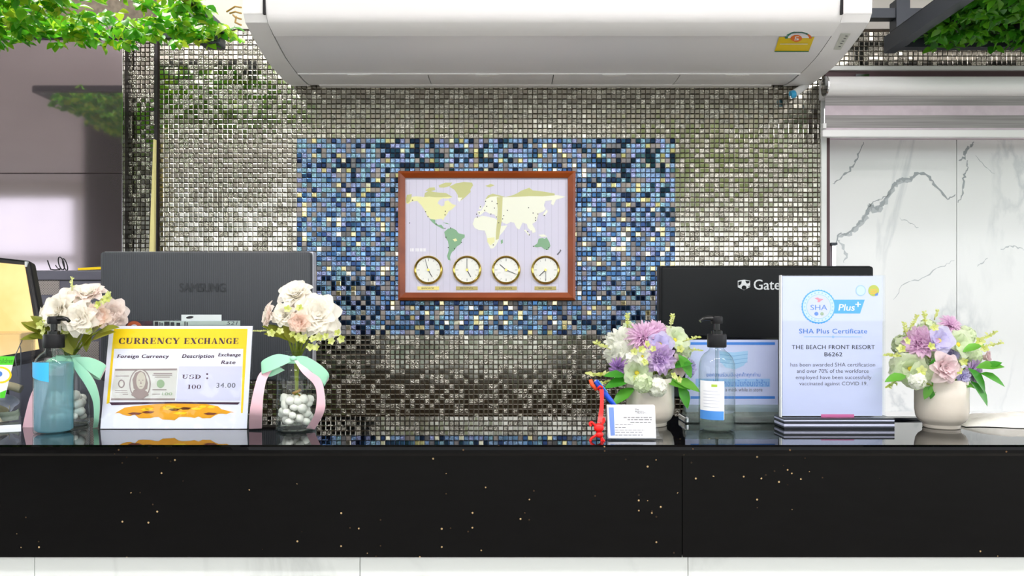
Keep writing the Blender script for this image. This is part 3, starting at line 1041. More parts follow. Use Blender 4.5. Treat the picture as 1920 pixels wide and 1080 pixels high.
DIALS = [((293, 785), (322, 838), (270, 705), 'BANGKOK', 'gold_plate_lit'), ((583, 785), (612, 838), (583, 705), 'BEIJING', 'gold_plate'),
         ((876, 785), (830, 745), (955, 818), 'LONDON', 'gold_plate'), ((1171, 785), (1125, 830), (1173, 865), 'NEW YORK', 'gold_plate')]
for ctr, hr, mn, nm, pm in DIALS:
    c = cz4(*ctr)
    r1 = 108 / 4 / F * CY
    pf = [(c.x + r1 * 0.9 * math.cos(2 * PI * k / 36), c.z + r1 * 0.9 * math.sin(2 * PI * k / 36)) for k in range(36)]
    dial = MB().prism(pf, CY - 0.0135, CY - 0.0100).build('dial', 'dial_white', clock)
    dial['label'] = 'round white dial over the ' + nm.title() + ' plate'
    ring_y(c.x, c.z, r1 * 0.84, r1, CY - 0.019, CY - 0.010).build('bezel', 'gold', dial, smooth=True, ang=50)
    for k in range(12):
        a = R(30 * k)
        lw_ = 0.0014 if k % 3 == 0 else 0.0007
        da, db = (0.60, 0.78) if k % 3 == 0 else (0.66, 0.76)
        v = Vector((math.sin(a), 0, math.cos(a)))
        bar_y(c + v * r1 * da, c + v * r1 * db, lw_ / 2, lw_ / 2, CY - 0.0135, 0.0004).build('hour_mark', 'ink' if k == 0 else 'ink_grey', dial)
    h, mi = cz4(*hr), cz4(*mn)
    bar_y(c, h, 0.0012, 0.0010, CY - 0.0142, 0.0005).build('hour_hand', 'ink', dial)
    bar_y(c, mi, 0.0008, 0.0005, CY - 0.0150, 0.0005).build('minute_hand', 'ink', dial)
    pf = [(c.x + 0.004 * math.cos(2 * PI * k / 12), c.z + 0.004 * math.sin(2 * PI * k / 12)) for k in range(12)]
    MB().prism(pf, CY - 0.0170, CY - 0.0135).build('hand_cap', 'gold', dial)
    a, b = cz4(ctr[0] - 82, 908), cz4(ctr[0] + 80, 935)
    pl = box(a.x, b.x, CY - 0.0118, CY - 0.01, b.z, a.z).build('name_plate', pm, clock)
    inv = W[clock].inverted()
    ta, tb = inv @ cz4(ctr[0] - (50 if nm != 'NEW YORK' else 52), 928), inv @ cz4(ctr[0] + (44 if nm != 'NEW YORK' else 50), 915)
    text(pl, nm, ta.x, tb.x, ta.z, tb.z, (CY - 0.0119) - CY, 'ink', bold=0.01)
for x0, x1 in ((155, 162), (166, 184), (196, 204), (208, 222), (228, 250), (254, 274)):
    a, b = cz4(x0, 646), cz4(x1, 622)
    box(a.x, b.x, CY - 0.0103, CY - 0.0099, a.z, b.z).build('pale_mark', 'paper', sheet)

# ------------------------------------------------------------------ hanging plant panels
def leaf_mat(name, c1, c2, c3):
    m = mat(name, c1, 0.35, 0.0, Transmission_Weight=0.0)
    g = nd(m, 'ShaderNodeNewGeometry')
    oi = nd(m, 'ShaderNodeObjectInfo')
    ad = nd(m, 'ShaderNodeMath', operation='ADD')
    fr = nd(m, 'ShaderNodeMath', operation='FRACT')
    ln(m, g.outputs['Random Per Island'], ad.inputs[0])
    ln(m, oi.outputs['Random'], ad.inputs[1])
    ln(m, ad.outputs[0], fr.inputs[0])
    r = ramp(m, [(0.0, c1), (0.5, c2), (1.0, c3)])
    ln(m, fr.outputs[0], r.inputs[0])
    ln(m, r.outputs[0], bsdf(m).inputs['Base Color'])
    tl = nd(m, 'ShaderNodeBsdfTranslucent')
    ln(m, r.outputs[0], tl.inputs[0])
    mx = nd(m, 'ShaderNodeMixShader')
    mx.inputs[0].default_value = 0.4
    out = m.node_tree.nodes['Material Output']
    ln(m, bsdf(m).outputs[0], mx.inputs[1])
    ln(m, tl.outputs[0], mx.inputs[2])
    ln(m, mx.outputs[0], out.inputs[0])
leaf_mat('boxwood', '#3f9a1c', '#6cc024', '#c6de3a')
leaf_mat('boxwood_shaded', '#2f7a1a', '#4a9a22', '#6fb52c')  # shaded copy of the leaves: the right panel's shade is in the colour

def leaf_shape(L, Wd, fold=0.25, curl=0.25):
    """folded pointed leaf from the origin along +y, upper side +z"""
    mb = MB()
    rows = [(0.0, 0.06), (0.2, 0.62), (0.45, 1.0), (0.7, 0.78), (0.88, 0.4), (1.0, 0.02)]
    vs = []
    for t, wv in rows:
        y = L * t
        z = -curl * L * t * t
        hw = Wd / 2 * wv
        vs += [(-hw, y, z + hw * fold * 2), (0, y, z), (hw, y, z + hw * fold * 2)]
    fs = []
    for i in range(len(rows) - 1):
        a = i * 3
        fs += [(a, a + 1, a + 4, a + 3), (a + 1, a + 2, a + 5, a + 4)]
    return mb.add(vs, fs)
leafA = leaf_shape(0.032, 0.023, 0.2)
def leaf_frame(p, d, n):
    y = d.normalized()
    x = y.cross(n)
    x = x.normalized() if x.length > 1e-4 else y.orthogonal().normalized()
    z = x.cross(y)
    m = Matrix((x, y, z)).transposed().to_4x4()
    m.translation = p
    return m
def plant_panel(name, label, x0, x1, y0, y1, zf, material, count, seed, hang, thin=None):
    rn = random.Random(seed)
    root = thing(name, label, 'plant panel', ((x0 + x1) / 2, (y0 + y1) / 2, zf))
    pts = []
    while len(pts) < count:
        # sprigs of four or five leaves around a hanging tip
        p = Vector((rn.uniform(x0, x1), rn.uniform(y0, y1), zf - rn.random() ** 1.4 * hang))
        if thin and thin(p, rn): continue
        k = rn.choice((3, 4, 5))
        a0 = rn.uniform(0, 2 * PI)
        tilt = rn.uniform(-0.3, 0.75)
        for q in range(k):
            a = a0 + 2 * PI * q / k + rn.uniform(-0.3, 0.3)
            d = Vector((math.cos(a), math.sin(a), -tilt + rn.uniform(-0.4, 0.4)))
            n = Vector((rn.uniform(-.5, .5), rn.uniform(-.9, .2), 0.5))
            s = rn.uniform(0.7, 1.15)
            pts.append((p + Vector((rn.uniform(-.006, .006),) * 3), d, n, s))
    # the leaves that show largest in the photo: those in view, lowest and nearest the front
    def vis(t):
        p = t[0]
        px, py = 960 + p.x * F / p.y, HOR - (p.z - CAMZ) * F / p.y
        return (0 if (0 <= px <= 1920 and py >= 0) else 1, p.z)
    pts.sort(key=vis)
    me = leafA.mesh('leaf', material, smooth=True)
    rest = MB()
    for k, (p, d, n, s) in enumerate(pts):
        m = leaf_frame(p, d, n) @ Matrix.Scale(s, 4)
        if k < 300:
            place(me, 'leaf', root, W[root].inverted() @ m)
        else:
            rest.merge(leafA, m)
    o = rest.build('foliage', material, root, smooth=True)
    o['kind'] = 'stuff'
    return root
def bar(p0, p1, w_, h_):
    """square metal bar between two points"""
    p0, p1 = Vector(p0), Vector(p1)
    d = (p1 - p0).normalized()
    s = d.cross(Vector((0, 0, 1)))
    s = s.normalized() if s.length > 1e-3 else Vector((1, 0, 0))
    u = s.cross(d)
    vs = []
    for p in (p0, p1):
        vs += [p - s * w_ - u * h_, p + s * w_ - u * h_, p + s * w_ + u * h_, p - s * w_ + u * h_]
    return MB().add(vs, [(3, 2, 1, 0), (4, 5, 6, 7), (0, 1, 5, 4), (1, 2, 6, 5), (2, 3, 7, 6), (3, 0, 4, 7)])
# left panel: an open metal frame full of boxwood sprigs
def thin_left(p, rn):
    px, py = 960 + p.x * F / p.y, HOR - (p.z - CAMZ) * F / p.y
    return (125 < px < 330 and py < 34 and rn.random() < 0.8)
xl1 = P(462, 0, 2.2).x
zl = P(0, 66, 2.2).z
pl = plant_panel('plant_panel', 'bright green leafy sprigs on a metal frame left of the air conditioner', -1.75, xl1 - 0.02, 1.45, 2.19, zl + 0.004, 'boxwood', 4600, 5, 0.045, thin_left)
for a, b, w_ in (((-1.75, 2.2, zl), (xl1 - 0.06, 2.2, zl), 0.011), ((-1.75, 1.45, zl), (xl1 - 0.05, 1.45, zl), 0.011),
                 ((-1.75, 1.83, zl + .03), (xl1 - 0.08, 1.83, zl + .03), 0.004), ((xl1 - 0.06, 1.45, zl), (xl1 - 0.06, 2.2, zl), 0.011), ((-1.75, 1.45, zl), (-1.75, 2.2, zl), 0.011)):
    bar(a, b, w_, w_).build('frame_bar', 'dark_metal', pl)
for x in (-1.6, -1.2):
    bar((x, 1.6, zl), (x, 1.6, CZ), 0.005, 0.005).build('hanger', 'dark_metal', pl)
box(P(382, 0, 2.2).x, P(421, 0, 2.2).x, 2.16, 2.214, P(0, 91, 2.2).z, P(0, 72, 2.2).z).build('bracket', 'dark_metal', pl, bevel=0.006)
# dry twigs poking out beside the air conditioner
for q in range(4):
    MB().tube([P(425 + q * 6, 22 + q * 3, 2.16), P(441, 12 + q * 10, 2.14), P(452, 14 + q * 11, 2.12)], 0.0025, 6).build('twig', 'twine', pl)
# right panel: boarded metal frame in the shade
xr0 = P(1668, 0, 2.2).x
zr = P(0, 86, 2.2).z
pr_ = plant_panel('plant_panel', 'dark green leafy sprigs on a boarded metal frame right of the air conditioner', xr0 + 0.05, 2.0, 1.45, 2.17, zr + 0.018, 'boxwood_shaded', 4800, 9, 0.04)
box(xr0, 2.05, 1.42, 2.2, zr + 0.03, zr + 0.04).build('board', 'black_plastic', pr_)
for a, b, w_, h_ in (((xr0, 2.215, zr + .015), (2.05, 2.215, zr + .015), 0.015, 0.018), ((xr0, 1.42, zr + .015), (2.05, 1.42, zr + .015), 0.015, 0.018),
                     ((xr0 + 0.014, 1.42, zr + 0.012), (xr0 + 0.014, 2.23, zr + 0.012), 0.016, 0.024), ((2.04, 1.42, zr + .015), (2.04, 2.2, zr + .015), 0.015, 0.018)):
    bar(a, b, w_, h_).build('frame_bar', 'dark_metal', pr_)
bar((xr0 + 0.03, 2.2, zr), (xr0 + 0.03, 2.2, zr + 0.13), 0.02, 0.02).build('post', 'dark_metal', pr_)
bar((xr0 - 0.08, 2.2, P(0, 28, 2.2).z), (2.05, 2.2, P(0, 28, 2.2).z), 0.016, 0.014).build('top_bar', 'dark_metal', pr_)
for x in (xr0 + 0.1, 1.9):
    bar((x, 1.8, zr + 0.04), (x, 1.8, CZ), 0.006, 0.006).build('hanger', 'dark_metal', pr_)

# leaning batten at the recess
st_ = thing('wooden_batten', 'pale yellow wooden batten leaning in the corner beside the dark cabinet', 'batten', P(284, 620, 2.3))
a, b = P(282, 640, 2.28), P(290.5, 262, 2.31)
mat('pale_wood', '#e3d795', 0.6)
mb = MB()
for p, hw in ((a, 0.011), (b, 0.002)):
    mb.v += [p + Vector((-hw, -0.006, 0)), p + Vector((hw, -0.006, 0)), p + Vector((hw, 0.006, 0)), p + Vector((-hw, 0.006, 0))]
mb.f = [(3, 2, 1, 0), (4, 5, 6, 7), (0, 1, 5, 4), (1, 2, 6, 5), (2, 3, 7, 6), (3, 0, 4, 7)]
mb.build('batten', 'pale_wood', st_)
# ------------------------------------------------------------------ monitors
def stripes(name, c1, c2, freq, rough):
    m = mat(name, c1, rough)
    tc = nd(m, 'ShaderNodeTexCoord')
    wv = nd(m, 'ShaderNodeTexWave')
    wv.inputs['Scale'].default_value = freq
    wv.inputs['Distortion'].default_value = 0
    ln(m, tc.outputs['Object'], wv.inputs['Vector'])
    r = ramp(m, [(0.35, c1), (0.65, c2)])
    ln(m, wv.outputs['Fac'], r.inputs[0])
    ln(m, r.outputs[0], bsdf(m).inputs['Base Color'])
    bp = nd(m, 'ShaderNodeBump')
    bp.inputs['Strength'].default_value = 0.3
    bp.inputs['Distance'].default_value = 0.001
    ln(m, wv.outputs['Fac'], bp.inputs['Height'])
    ln(m, bp.outputs[0], bsdf(m).inputs['Normal'])
stripes('ribbed_grey', '#33373d', '#3d4147', 60, 0.55)
mat('logo_dark', '#23262b', 0.3)
mat('logo_silver', '#c9ced0', 0.35)
mat('edge_silver', '#b9bcc6', 0.3, 0.4)
def monitor(name, label, px0, px1, py0, py1, d, shell):
    a, b = P(px0, py0, d), P(px1, py1, d)
    cx = (a.x + b.x) / 2
    t = thing(name, label, 'monitor', (cx, d + 0.08, 0.75))
    sh = box(a.x, b.x, d, d + 0.035, b.z, a.z).build('back_shell', shell, t, bevel=0.007, seg=3, smooth=True, ang=40)
    box(a.x - 0.002, b.x + 0.002, d + 0.02, d + 0.05, b.z - 0.002, a.z + 0.002).build('bezel', 'edge_silver' if shell == 'ribbed_grey' else 'black_plastic', t, bevel=0.003)
    box(a.x + 0.015, b.x - 0.015, d + 0.05, d + 0.051, b.z + 0.015, a.z - 0.015).build('screen', 'black_gloss', t)
    box(cx - 0.045, cx + 0.045, d + 0.005, d + 0.045, 0.765, b.z + 0.08).build('stand_neck', 'black_plastic', t, bevel=0.004)
    pf = [(0.13 * math.cos(2 * PI * k / 28), 0) for k in range(28)]
    MB().lathe([(0.125, 0), (0.125, 0.008), (0.10, 0.016)], (cx, d + 0.05, 0.75), 28).build('stand_base', 'black_plastic', t, smooth=True, ang=40)
    return t, sh
SD = 1.85
sam, sh = monitor('computer_monitor', 'dark grey ribbed monitor back with SAMSUNG lettering behind the exchange sign', 187, 582, 472, 715, SD, 'ribbed_grey')
L = lambda root, p: W[root].inverted() @ p
a, b = L(sam, P(337, 547, SD)), L(sam, P(423, 531, SD))
text(sh, 'SAMSUNG', a.x, b.x, a.z, b.z, -0.0815, 'logo_dark', bold=0.05)
a, b = P(340, 612, SD - 0.002), P(415, 590, SD - 0.002)
mat('sticker_pale', '#dfe9ea', 0.5)
lab = box(a.x, b.x, SD - 0.002, SD, a.z, b.z).build('rating_label', 'sticker_pale', sam)
q = [P(356 + 7 * math.cos(2 * PI * k / 20), 595 - 2.4 * math.sin(2 * PI * k / 20) - 0.8 * math.cos(2 * PI * k / 20), SD - 0.002) for k in range(20)]
MB().prism([(p.x, p.z) for p in q], SD - 0.0026, SD - 0.002).build('oval_mark', 'ink', lab)
GD = 1.85
noisy('gate_black', '#0b0e11', '#101417', 3, 0.5, Specular_IOR_Level=0.2)
gate, gsh = monitor('computer_monitor', 'black monitor back with silver Gateway lettering behind the certificate', 1240, 1639, 499, 748, GD, 'gate_black')
a, b = L(gate, P(1413, 546, GD)), L(gate, P(1505, 524, GD))
text(gsh, 'Gateway', a.x, b.x, L(gate, P(0, 549.5, GD)).z, b.z, -0.0815, 'logo_silver', bold=0.012)
# shield-shaped mark with cut-outs
def gp(x, y):
    p = P(1370 + x / 13.5, 490 + y / 13.5, GD)
    return (p.x, p.z)
SHIELD = [(180, 490), (340, 465), (490, 490), (490, 650), (335, 730), (180, 655)]
MB().prism([gp(*p) for p in SHIELD], GD - 0.0008, GD).build('shield_mark', 'logo_silver', gsh)
for pl in ([(192, 520), (275, 500), (270, 560), (230, 605), (192, 610)], [(365, 490), (478, 500), (470, 540), (430, 565), (395, 555)],
           [(335 + 62 * math.cos(k * PI / 8), 665 + 55 * math.sin(k * PI / 8)) for k in range(16)], [(480, 610), (478, 640), (440, 655), (455, 630)]):
    MB().prism([gp(*p) for p in pl], GD - 0.0012, GD - 0.0007).build('mark_cutout', 'gate_black', gsh)
# curved lower bulge
q = [P(1255, 620, GD)] + [P(1255 + 370 * k / 16, 620 + 13 * math.sin(PI * k / 16) ** 0.6, GD) for k in range(1, 16)] + [P(1625, 620, GD), P(1625, 744, GD), P(1255, 744, GD)]
MB().prism([(p.x, p.z) for p in q], GD - 0.006, GD).build('lower_cover', 'black_gloss', gsh)

# lit tablet-like screen at the far left, turned towards the guests
tb = thing('display_screen', 'tilted black framed screen glowing tan at the far left edge', 'screen', P(20, 700, 1.78))
Q = [P(-90, 472, 1.80), P(55, 488, 1.80), P(88, 668, 1.72), P(-70, 700, 1.72)]
def slab(Q, t, k=0.0):
    n = (Q[1] - Q[0]).cross(Q[3] - Q[0]).normalized()
    if n.y < 0: n = -n
    c = sum(Q, Vector()) / 4
    q = [p + (c - p).normalized() * k for p in Q]
    vs = q + [p + n * t for p in q]
    return MB().add(vs, [(0, 3, 2, 1), (4, 5, 6, 7), (0, 1, 5, 4), (1, 2, 6, 5), (2, 3, 7, 6), (3, 0, 4, 7)]), n
s_, n_ = slab(Q, 0.03)
s_.build('casing', 'black_plastic', tb, bevel=0.006, seg=2)
def glow():
    m = noisy('screen_tan', '#d8a04e', '#efd49a', 4, 0.3, lo=0.3, hi=0.7)
    r = [n for n in m.node_tree.nodes if n.type == 'VALTORGB'][0]
    ln(m, r.outputs[0], bsdf(m).inputs['Emission Color'])
    bsdf(m).inputs['Emission Strength'].default_value = 0.4
glow()
bl = lambda u, v: Q[0] * (1 - u) * (1 - v) + Q[1] * u * (1 - v) + Q[2] * u * v + Q[3] * (1 - u) * v
Q2 = [bl(.05, .06), bl(.93, .06), bl(.93, .92), bl(.05, .92)]
s2, _ = slab([p - n_ * 0.002 for p in Q2], 0.003)
s2.build('screen', 'screen_tan', tb)
q = P(50.5, 496, 1.797) - n_ * 0.004
box(q.x - 0.0025, q.x + 0.0025, q.y - 0.001, q.y + 0.006, q.z - 0.007, q.z + 0.006).build('badge', 'logo_silver', tb)
MB().tube([P(0, 600, 1.80), P(0, 700, 1.86), (P(0, 700, 1.86).x, 1.88, 0.76)], 0.018, 10).build('stand', 'black_plastic', tb)
MB().lathe([(0.10, 0), (0.10, 0.01)], (P(0, 0, 1.86).x, 1.88, 0.75), 20).build('stand_base', 'black_plastic', tb)

# low equipment cabinet with a perforated front in the left background
eq = thing('equipment_cabinet', 'low dark grey metal cabinet with a perforated strip, behind the left monitor', 'cabinet', (P(60, 0, 2.15).x, 2.2, 0.75))
mat('steel_grey', '#6b6a78', 0.35, 0.3)
zt2 = P(0, 507, 2.12).z
box(P(-150, 0, 2.12).x, P(218, 0, 2.12).x, 2.12, 2.33, 0.76, zt2).build('casing', 'steel_grey', eq, bevel=0.003)
def perforated():
    m = mat('perforated', '#a59c98', 0.4, 0.3)
    tc = nd(m, 'ShaderNodeTexCoord')
    v = nd(m, 'ShaderNodeTexVoronoi')
    v.inputs['Scale'].default_value = 200
    v.inputs['Randomness'].default_value = 0.0
    mp = nd(m, 'ShaderNodeMapping')
    mp.inputs['Rotation'].default_value = (0, R(45), 0)
    ln(m, tc.outputs['Object'], mp.inputs[0])
    ln(m, mp.outputs[0], v.inputs['Vector'])
    r = ramp(m, [(0.30, '#2a282c'), (0.42, '#a59c98')])
    ln(m, v.outputs['Distance'], r.inputs[0])
    ln(m, r.outputs[0], bsdf(m).inputs['Base Color'])
perforated()
for x0, x1, y0_, y1_ in ((68, 112, 526, 553), (68, 186, 640, 690), (-20, 60, 526, 553)):
    a, b = P(x0, y1_, 2.12), P(x1, y0_, 2.12)
    box(a.x, b.x, 2.1185, 2.12, a.z, b.z).build('perforated_strip', 'perforated', eq)
box(P(-150, 0, 2.11).x, P(218, 0, 2.11).x, 2.117, 2.12, P(0, 526, 2.12).z, P(0, 524.5, 2.12).z).build('shadow_gap', 'gap', eq)
# glasses and a yellow ruler on it
gl = thing('eyeglasses', 'dark framed eyeglasses lying on the grey cabinet', 'eyeglasses', P(110, 507, 2.17))
def ell(cx, cy, rx, ry, d, n=20, sk=0.0):
    return [P(cx + rx * math.cos(2 * PI * k / n) + sk * ry * math.sin(2 * PI * k / n), cy - ry * math.sin(2 * PI * k / n), d) for k in range(n)]
MB().tube(ell(115, 494, 5, 12, 2.17, sk=-0.25), 0.0016, 6, True).build('rim', 'black_plastic', gl)
MB().tube(ell(122, 496, 3.5, 11, 2.20, sk=-0.3), 0.0016, 6, True).build('rim', 'black_plastic', gl)
MB().tube([P(112, 505.5, 2.17), P(102, 506, 2.15), P(95, 505, 2.14), P(92, 497, 2.14), P(89, 488, 2.14)], 0.0018, 6).build('temple', 'black_plastic', gl)
MB().tube([P(119, 506, 2.2), P(108, 503, 2.18), P(104, 497, 2.18)], 0.0014, 6).build('temple', 'black_plastic', gl)
MB().tube([P(117, 492, 2.175), P(120, 491, 2.19)], 0.0014, 6).build('bridge', 'black_plastic', gl)
ru = thing('yellow_ruler', 'thin yellow ruler lying on the grey cabinet', 'ruler', P(167, 506, 2.2))
a, b = P(146, 506.8, 2.2), P(195, 504.5, 2.2)
mb = MB()
mb.add([a + Vector((0, 0, 0)), b, b + Vector((0, 0.02, 0)), a + Vector((0, 0.02, 0)), a + Vector((0, 0, .007)), b + Vector((0, 0, .007)), b + Vector((0, 0.02, .007)), a + Vector((0, 0.02, .007))],
       [(0, 3, 2, 1), (4, 5, 6, 7), (0, 1, 5, 4), (1, 2, 6, 5), (2, 3, 7, 6), (3, 0, 4, 7)])
mb.build('blade', 'yellow', ru)

# ------------------------------------------------------------------ own serif capitals for the exchange sign
def serif_glyph(ch):
    """thick-and-thin capitals in a unit box: list of polygons, and the advance"""
    R_ = lambda x0, x1, y0, y1: [(x0, y0), (x1, y0), (x1, y1), (x0, y1)]
    def bowl(cx, cy, rx, ry, tx, ty, a0, a1, n=14):
        o = [(cx + rx * math.cos(R(a0 + (a1 - a0) * k / n)), cy + ry * math.sin(R(a0 + (a1 - a0) * k / n))) for k in range(n + 1)]
        i = [(cx + (rx - tx) * math.cos(R(a0 + (a1 - a0) * k / n)), cy + (ry - ty) * math.sin(R(a0 + (a1 - a0) * k / n))) for k in range(n + 1)]
        return o + i[::-1]
    S, T = 0.26, 0.07
    if ch == 'C': return [bowl(.45, .5, .45, .5, S, T, 50, 310), R_(.70, .80, .62, .98), R_(.70, .80, .02, .3)], .86
    if ch == 'G': return [bowl(.45, .5, .45, .5, S, T, 50, 320), R_(.68, .78, .62, .98), R_(.60, .82, .05, .42), R_(.5, .92, .40, .47)], .95
    if ch == 'U': return [R_(.1, .1 + S, .3, 1), R_(.0, .46, .93, 1), R_(.74, .82, .3, 1), R_(.6, .96, .93, 1), bowl(.46, .34, .36, .34, .16, .10, 180, 360)], .98
    if ch in 'RD':
        g = [R_(.1, .1 + S, 0, 1), R_(0, .46, 0, T), R_(0, .46, .93, 1)]
        if ch == 'D': return g + [bowl(.36, .5, .56, .5, S, T, -90, 90)], .98
        return g + [bowl(.42, .74, .40, .26, S * .9, T, -90, 90), [(.42, .5), (.60, .5), (1.0, 0), (.70, 0)], R_(.3, .5, .48, .55)], 1.0
    if ch == 'E': return [R_(.1, .1 + S, 0, 1), R_(0, .8, 0, T), R_(0, .78, .93, 1), R_(.3, .6, .47, .54), R_(.56, .62, .35, .66), R_(.72, .8, 0, .3), R_(.70, .78, .7, 1)], .88
    if ch == 'N': return [R_(.1, .18, 0, 1), R_(0, .3, 0, T), R_(.80, .88, 0, 1), R_(.68, 1.0, .93, 1), [(.02, 1), (.36, 1), (.88, 0), (.62, 0)]], 1.04
    if ch == 'Y': return [R_(.36, .62, 0, .48), R_(.24, .74, 0, T), [(0, 1), (.32, 1), (.62, .46), (.38, .44)], [(.84, 1), (.92, 1), (.6, .44), (.52, .46)], R_(-.02, .42, .93, 1), R_(.7, 1.0, .93, 1)], 1.0
    if ch == 'X': return [[(.04, 1), (.36, 1), (.92, 0), (.6, 0)], [(.8, 1), (.88, 1), (.18, 0), (.1, 0)], R_(-.02, .44, .93, 1), R_(.66, 1, .93, 1), R_(0, .32, 0, T), R_(.52, .98, 0, T)], 1.02
    if ch == 'H': return [R_(.08, .08 + S, 0, 1), R_(.62, .62 + S, 0, 1), R_(0, .42, 0, T), R_(0, .42, .93, 1), R_(.54, .96, 0, T), R_(.54, .96, .93, 1), R_(.3, .66, .46, .54)], 1.0
    if ch == 'A': return [[(.42, 1), (.56, 1), (.94, 0), (.62, 0)], [(.40, .94), (.48, .94), (.2, 0), (.12, 0)], R_(.25, .7, .28, .35), R_(0, .34, 0, T), R_(.54, 1.02, 0, T)], 1.04
    if ch == 'S': return [bowl(.42, .73, .36, .27, .2, T, 40, 240), bowl(.42, .29, .38, .29, .2, T, 220, 420), R_(.68, .76, .68, 1), R_(.06, .14, 0, .34)], .86
    if ch == '1': return [R_(.24, .5, 0, 1), R_(.1, .64, 0, T), [(.24, 1), (.24, .9), (.06, .84), (.06, .88)]], .74
    if ch == '0': return [bowl(.42, .5, .40, .5, .2, T, 0, 360, 26)], .88
    return [], 0.5
def serif_text(s, x0, x1, z0, z1, y, parent, material):
    adv = sum(serif_glyph(c)[1] + 0.08 for c in s)
    k = (x1 - x0) / adv
    x = x0
    for c in s:
        polys, a = serif_glyph(c)
        mb = MB()
        for i, pl in enumerate(polys):
            mb.prism([(x + px * k, z0 + pz * (z1 - z0)) for px, pz in pl], y - 0.00002 * i, y + 0.0002)
        if polys:
            mb.build('letter', material, parent, local=True)
        x += (a + 0.08) * k

# ------------------------------------------------------------------ exchange sign
def sheet_poly(parent, pts, y, material, name, t=0.0003):
    return MB().prism(pts, y - t, y).build(name, material, parent, local=True)
SX0, SX1 = P(188, 0, 1.475).x, P(462.5, 0, 1.475).x
SW, SH = SX1 - SX0, 0.205
sign = thing('exchange_sign', 'yellow and white CURRENCY EXCHANGE sign in a leaning acrylic holder', 'sign', (SX0, 1.475, 1.1012), rx=-R(9.5))
def su(u): return u * SW
def sv(v): return v * SH
box(0, SW, 0.0, 0.002, 0, SH).build('sheet', 'paper', sign, local=True)
sheet = sign.children[0]
box(-0.002, SW + 0.002, -0.003, -0.0012, 0, SH + 0.002).build('front_pane', 'acrylic', sign, local=True)
box(-0.002, SW + 0.002, 0.0025, 0.0045, 0, SH + 0.002).build('back_pane', 'acrylic', sign, local=True)
MB().add([(0, 0.004, 0.0), (SW, 0.004, 0.0), (SW, 0.004, 0.12), (0, 0.004, 0.12), (0, 0.07, 0.012), (SW, 0.07, 0.012)],
         [(0, 1, 5, 4), (3, 2, 5, 4)]).build('easel_back', 'acrylic', sign, local=True)
# coordinates of the print: the crop [200,600,480,820] at 4.91 x, sheet corners in it
def sg(x, y):
    v = (1000 - y) / (1000 - 68)
    xl = 0 + (28 - 0) * v - 40 * (1 - v) * 1.0
    xr = 1290 + (1348 - 1290) * v
    return (su((x - xl) / (xr - xl)), sv(v))
def poly(pts): return [sg(*p) for p in pts]
def spoly(pts, m, nm, lvl=1, parent=None):
    return sheet_poly(parent or sheet, poly(pts), -0.00025 * lvl, m, nm, 0.0002)
spoly([(85, 95), (1262, 95), (1262, 278), (72, 278)], 'yellow', 'title_band')
spoly([(70, 95), (88, 95), (40, 770), (14, 780)], 'yellow', 'side_band')
spoly([(1262, 95), (1302, 95), (1255, 860), (1238, 860), (1262, 278)], 'yellow', 'side_band')
spoly([(40, 765), (620, 760), (1230, 765), (1210, 785), (620, 775), (60, 790)], 'ink_purple', 'purple_line', 2)
spoly([(670, 440), (1248, 440), (1235, 750), (648, 750)], 'pale_lilac', 'rate_field')
rs = random.Random(4)
am = [(90, 880)]
up = [(60 + (1160 - 60) * k / 24, 790 - 10 * math.sin(k / 24 * PI) ) for k in range(25)]
lo_ = [(1180 - (1180 - 90) * k / 30, 865 + 45 * math.sin(k / 30 * PI) + rs.uniform(-18, 18)) for k in range(31)]
spoly([(180, 812)] + [(260, 800), (480, 780), (620, 774), (900, 776), (1030, 800), (1060, 826)] + lo_, 'amber', 'coin_heap')
for k in range(16):
    x, y = rs.uniform(200, 1050), rs.uniform(800, 870)
    w_ = rs.uniform(35, 75)
    spoly([(x - w_, y), (x - w_ * .3, y - 12), (x + w_, y - 6), (x + w_ * .5, y + 10), (x - w_ * .4, y + 11)], 'amber_dark' if k % 3 == 0 else 'yellow', 'coin', 2)
def sline(s, x0, x1, yb, yt, m='ink_purple', shear=0.2, bold=0.05, space=1.15):
    a, b = sg(x0, yb), sg(x1, yt)
    c, d = sg(x1, yb), sg(x0, yt)
    text(sheet, s, a[0], c[0], a[1], b[1], -0.0006, m, shear=shear, bold=bold, space=space)
a, b = sg(115, 235), sg(683, 178)
serif_text('CURRENCY', a[0], sg(683, 235)[0], a[1], b[1], -0.0006, sheet, 'ink_purple')
a, b = sg(715, 235), sg(1225, 180)
serif_text('EXCHANGE', a[0], sg(1225, 235)[0], a[1], b[1], -0.0006, sheet, 'ink_purple')
sline('Foreign Currency', 105, 578, 374, 330)
sline('Description', 700, 990, 374, 328)
sline('Exchange', 1032, 1235, 358, 318)
sline('Rate', 1058, 1188, 418, 386)
a, b = sg(700, 553), sg(880, 515)
serif_text('USD', a[0], sg(880, 553)[0], a[1], b[1], -0.0006, sheet, 'ink_purple')
a, b = sg(748, 645), sg(880, 606)
serif_text('100', a[0], sg(880, 645)[0], a[1], b[1], -0.0006, sheet, 'ink_purple')
for yy in (510, 548):
    spoly([(931 + 9 * math.cos(k * PI / 5), yy + 9 * math.sin(k * PI / 5)) for k in range(10)], 'ink_purple', 'colon_dot', 2)
sline('34.00', 1015, 1187, 634, 590, 'ink_grey', 0.0, 0.03)
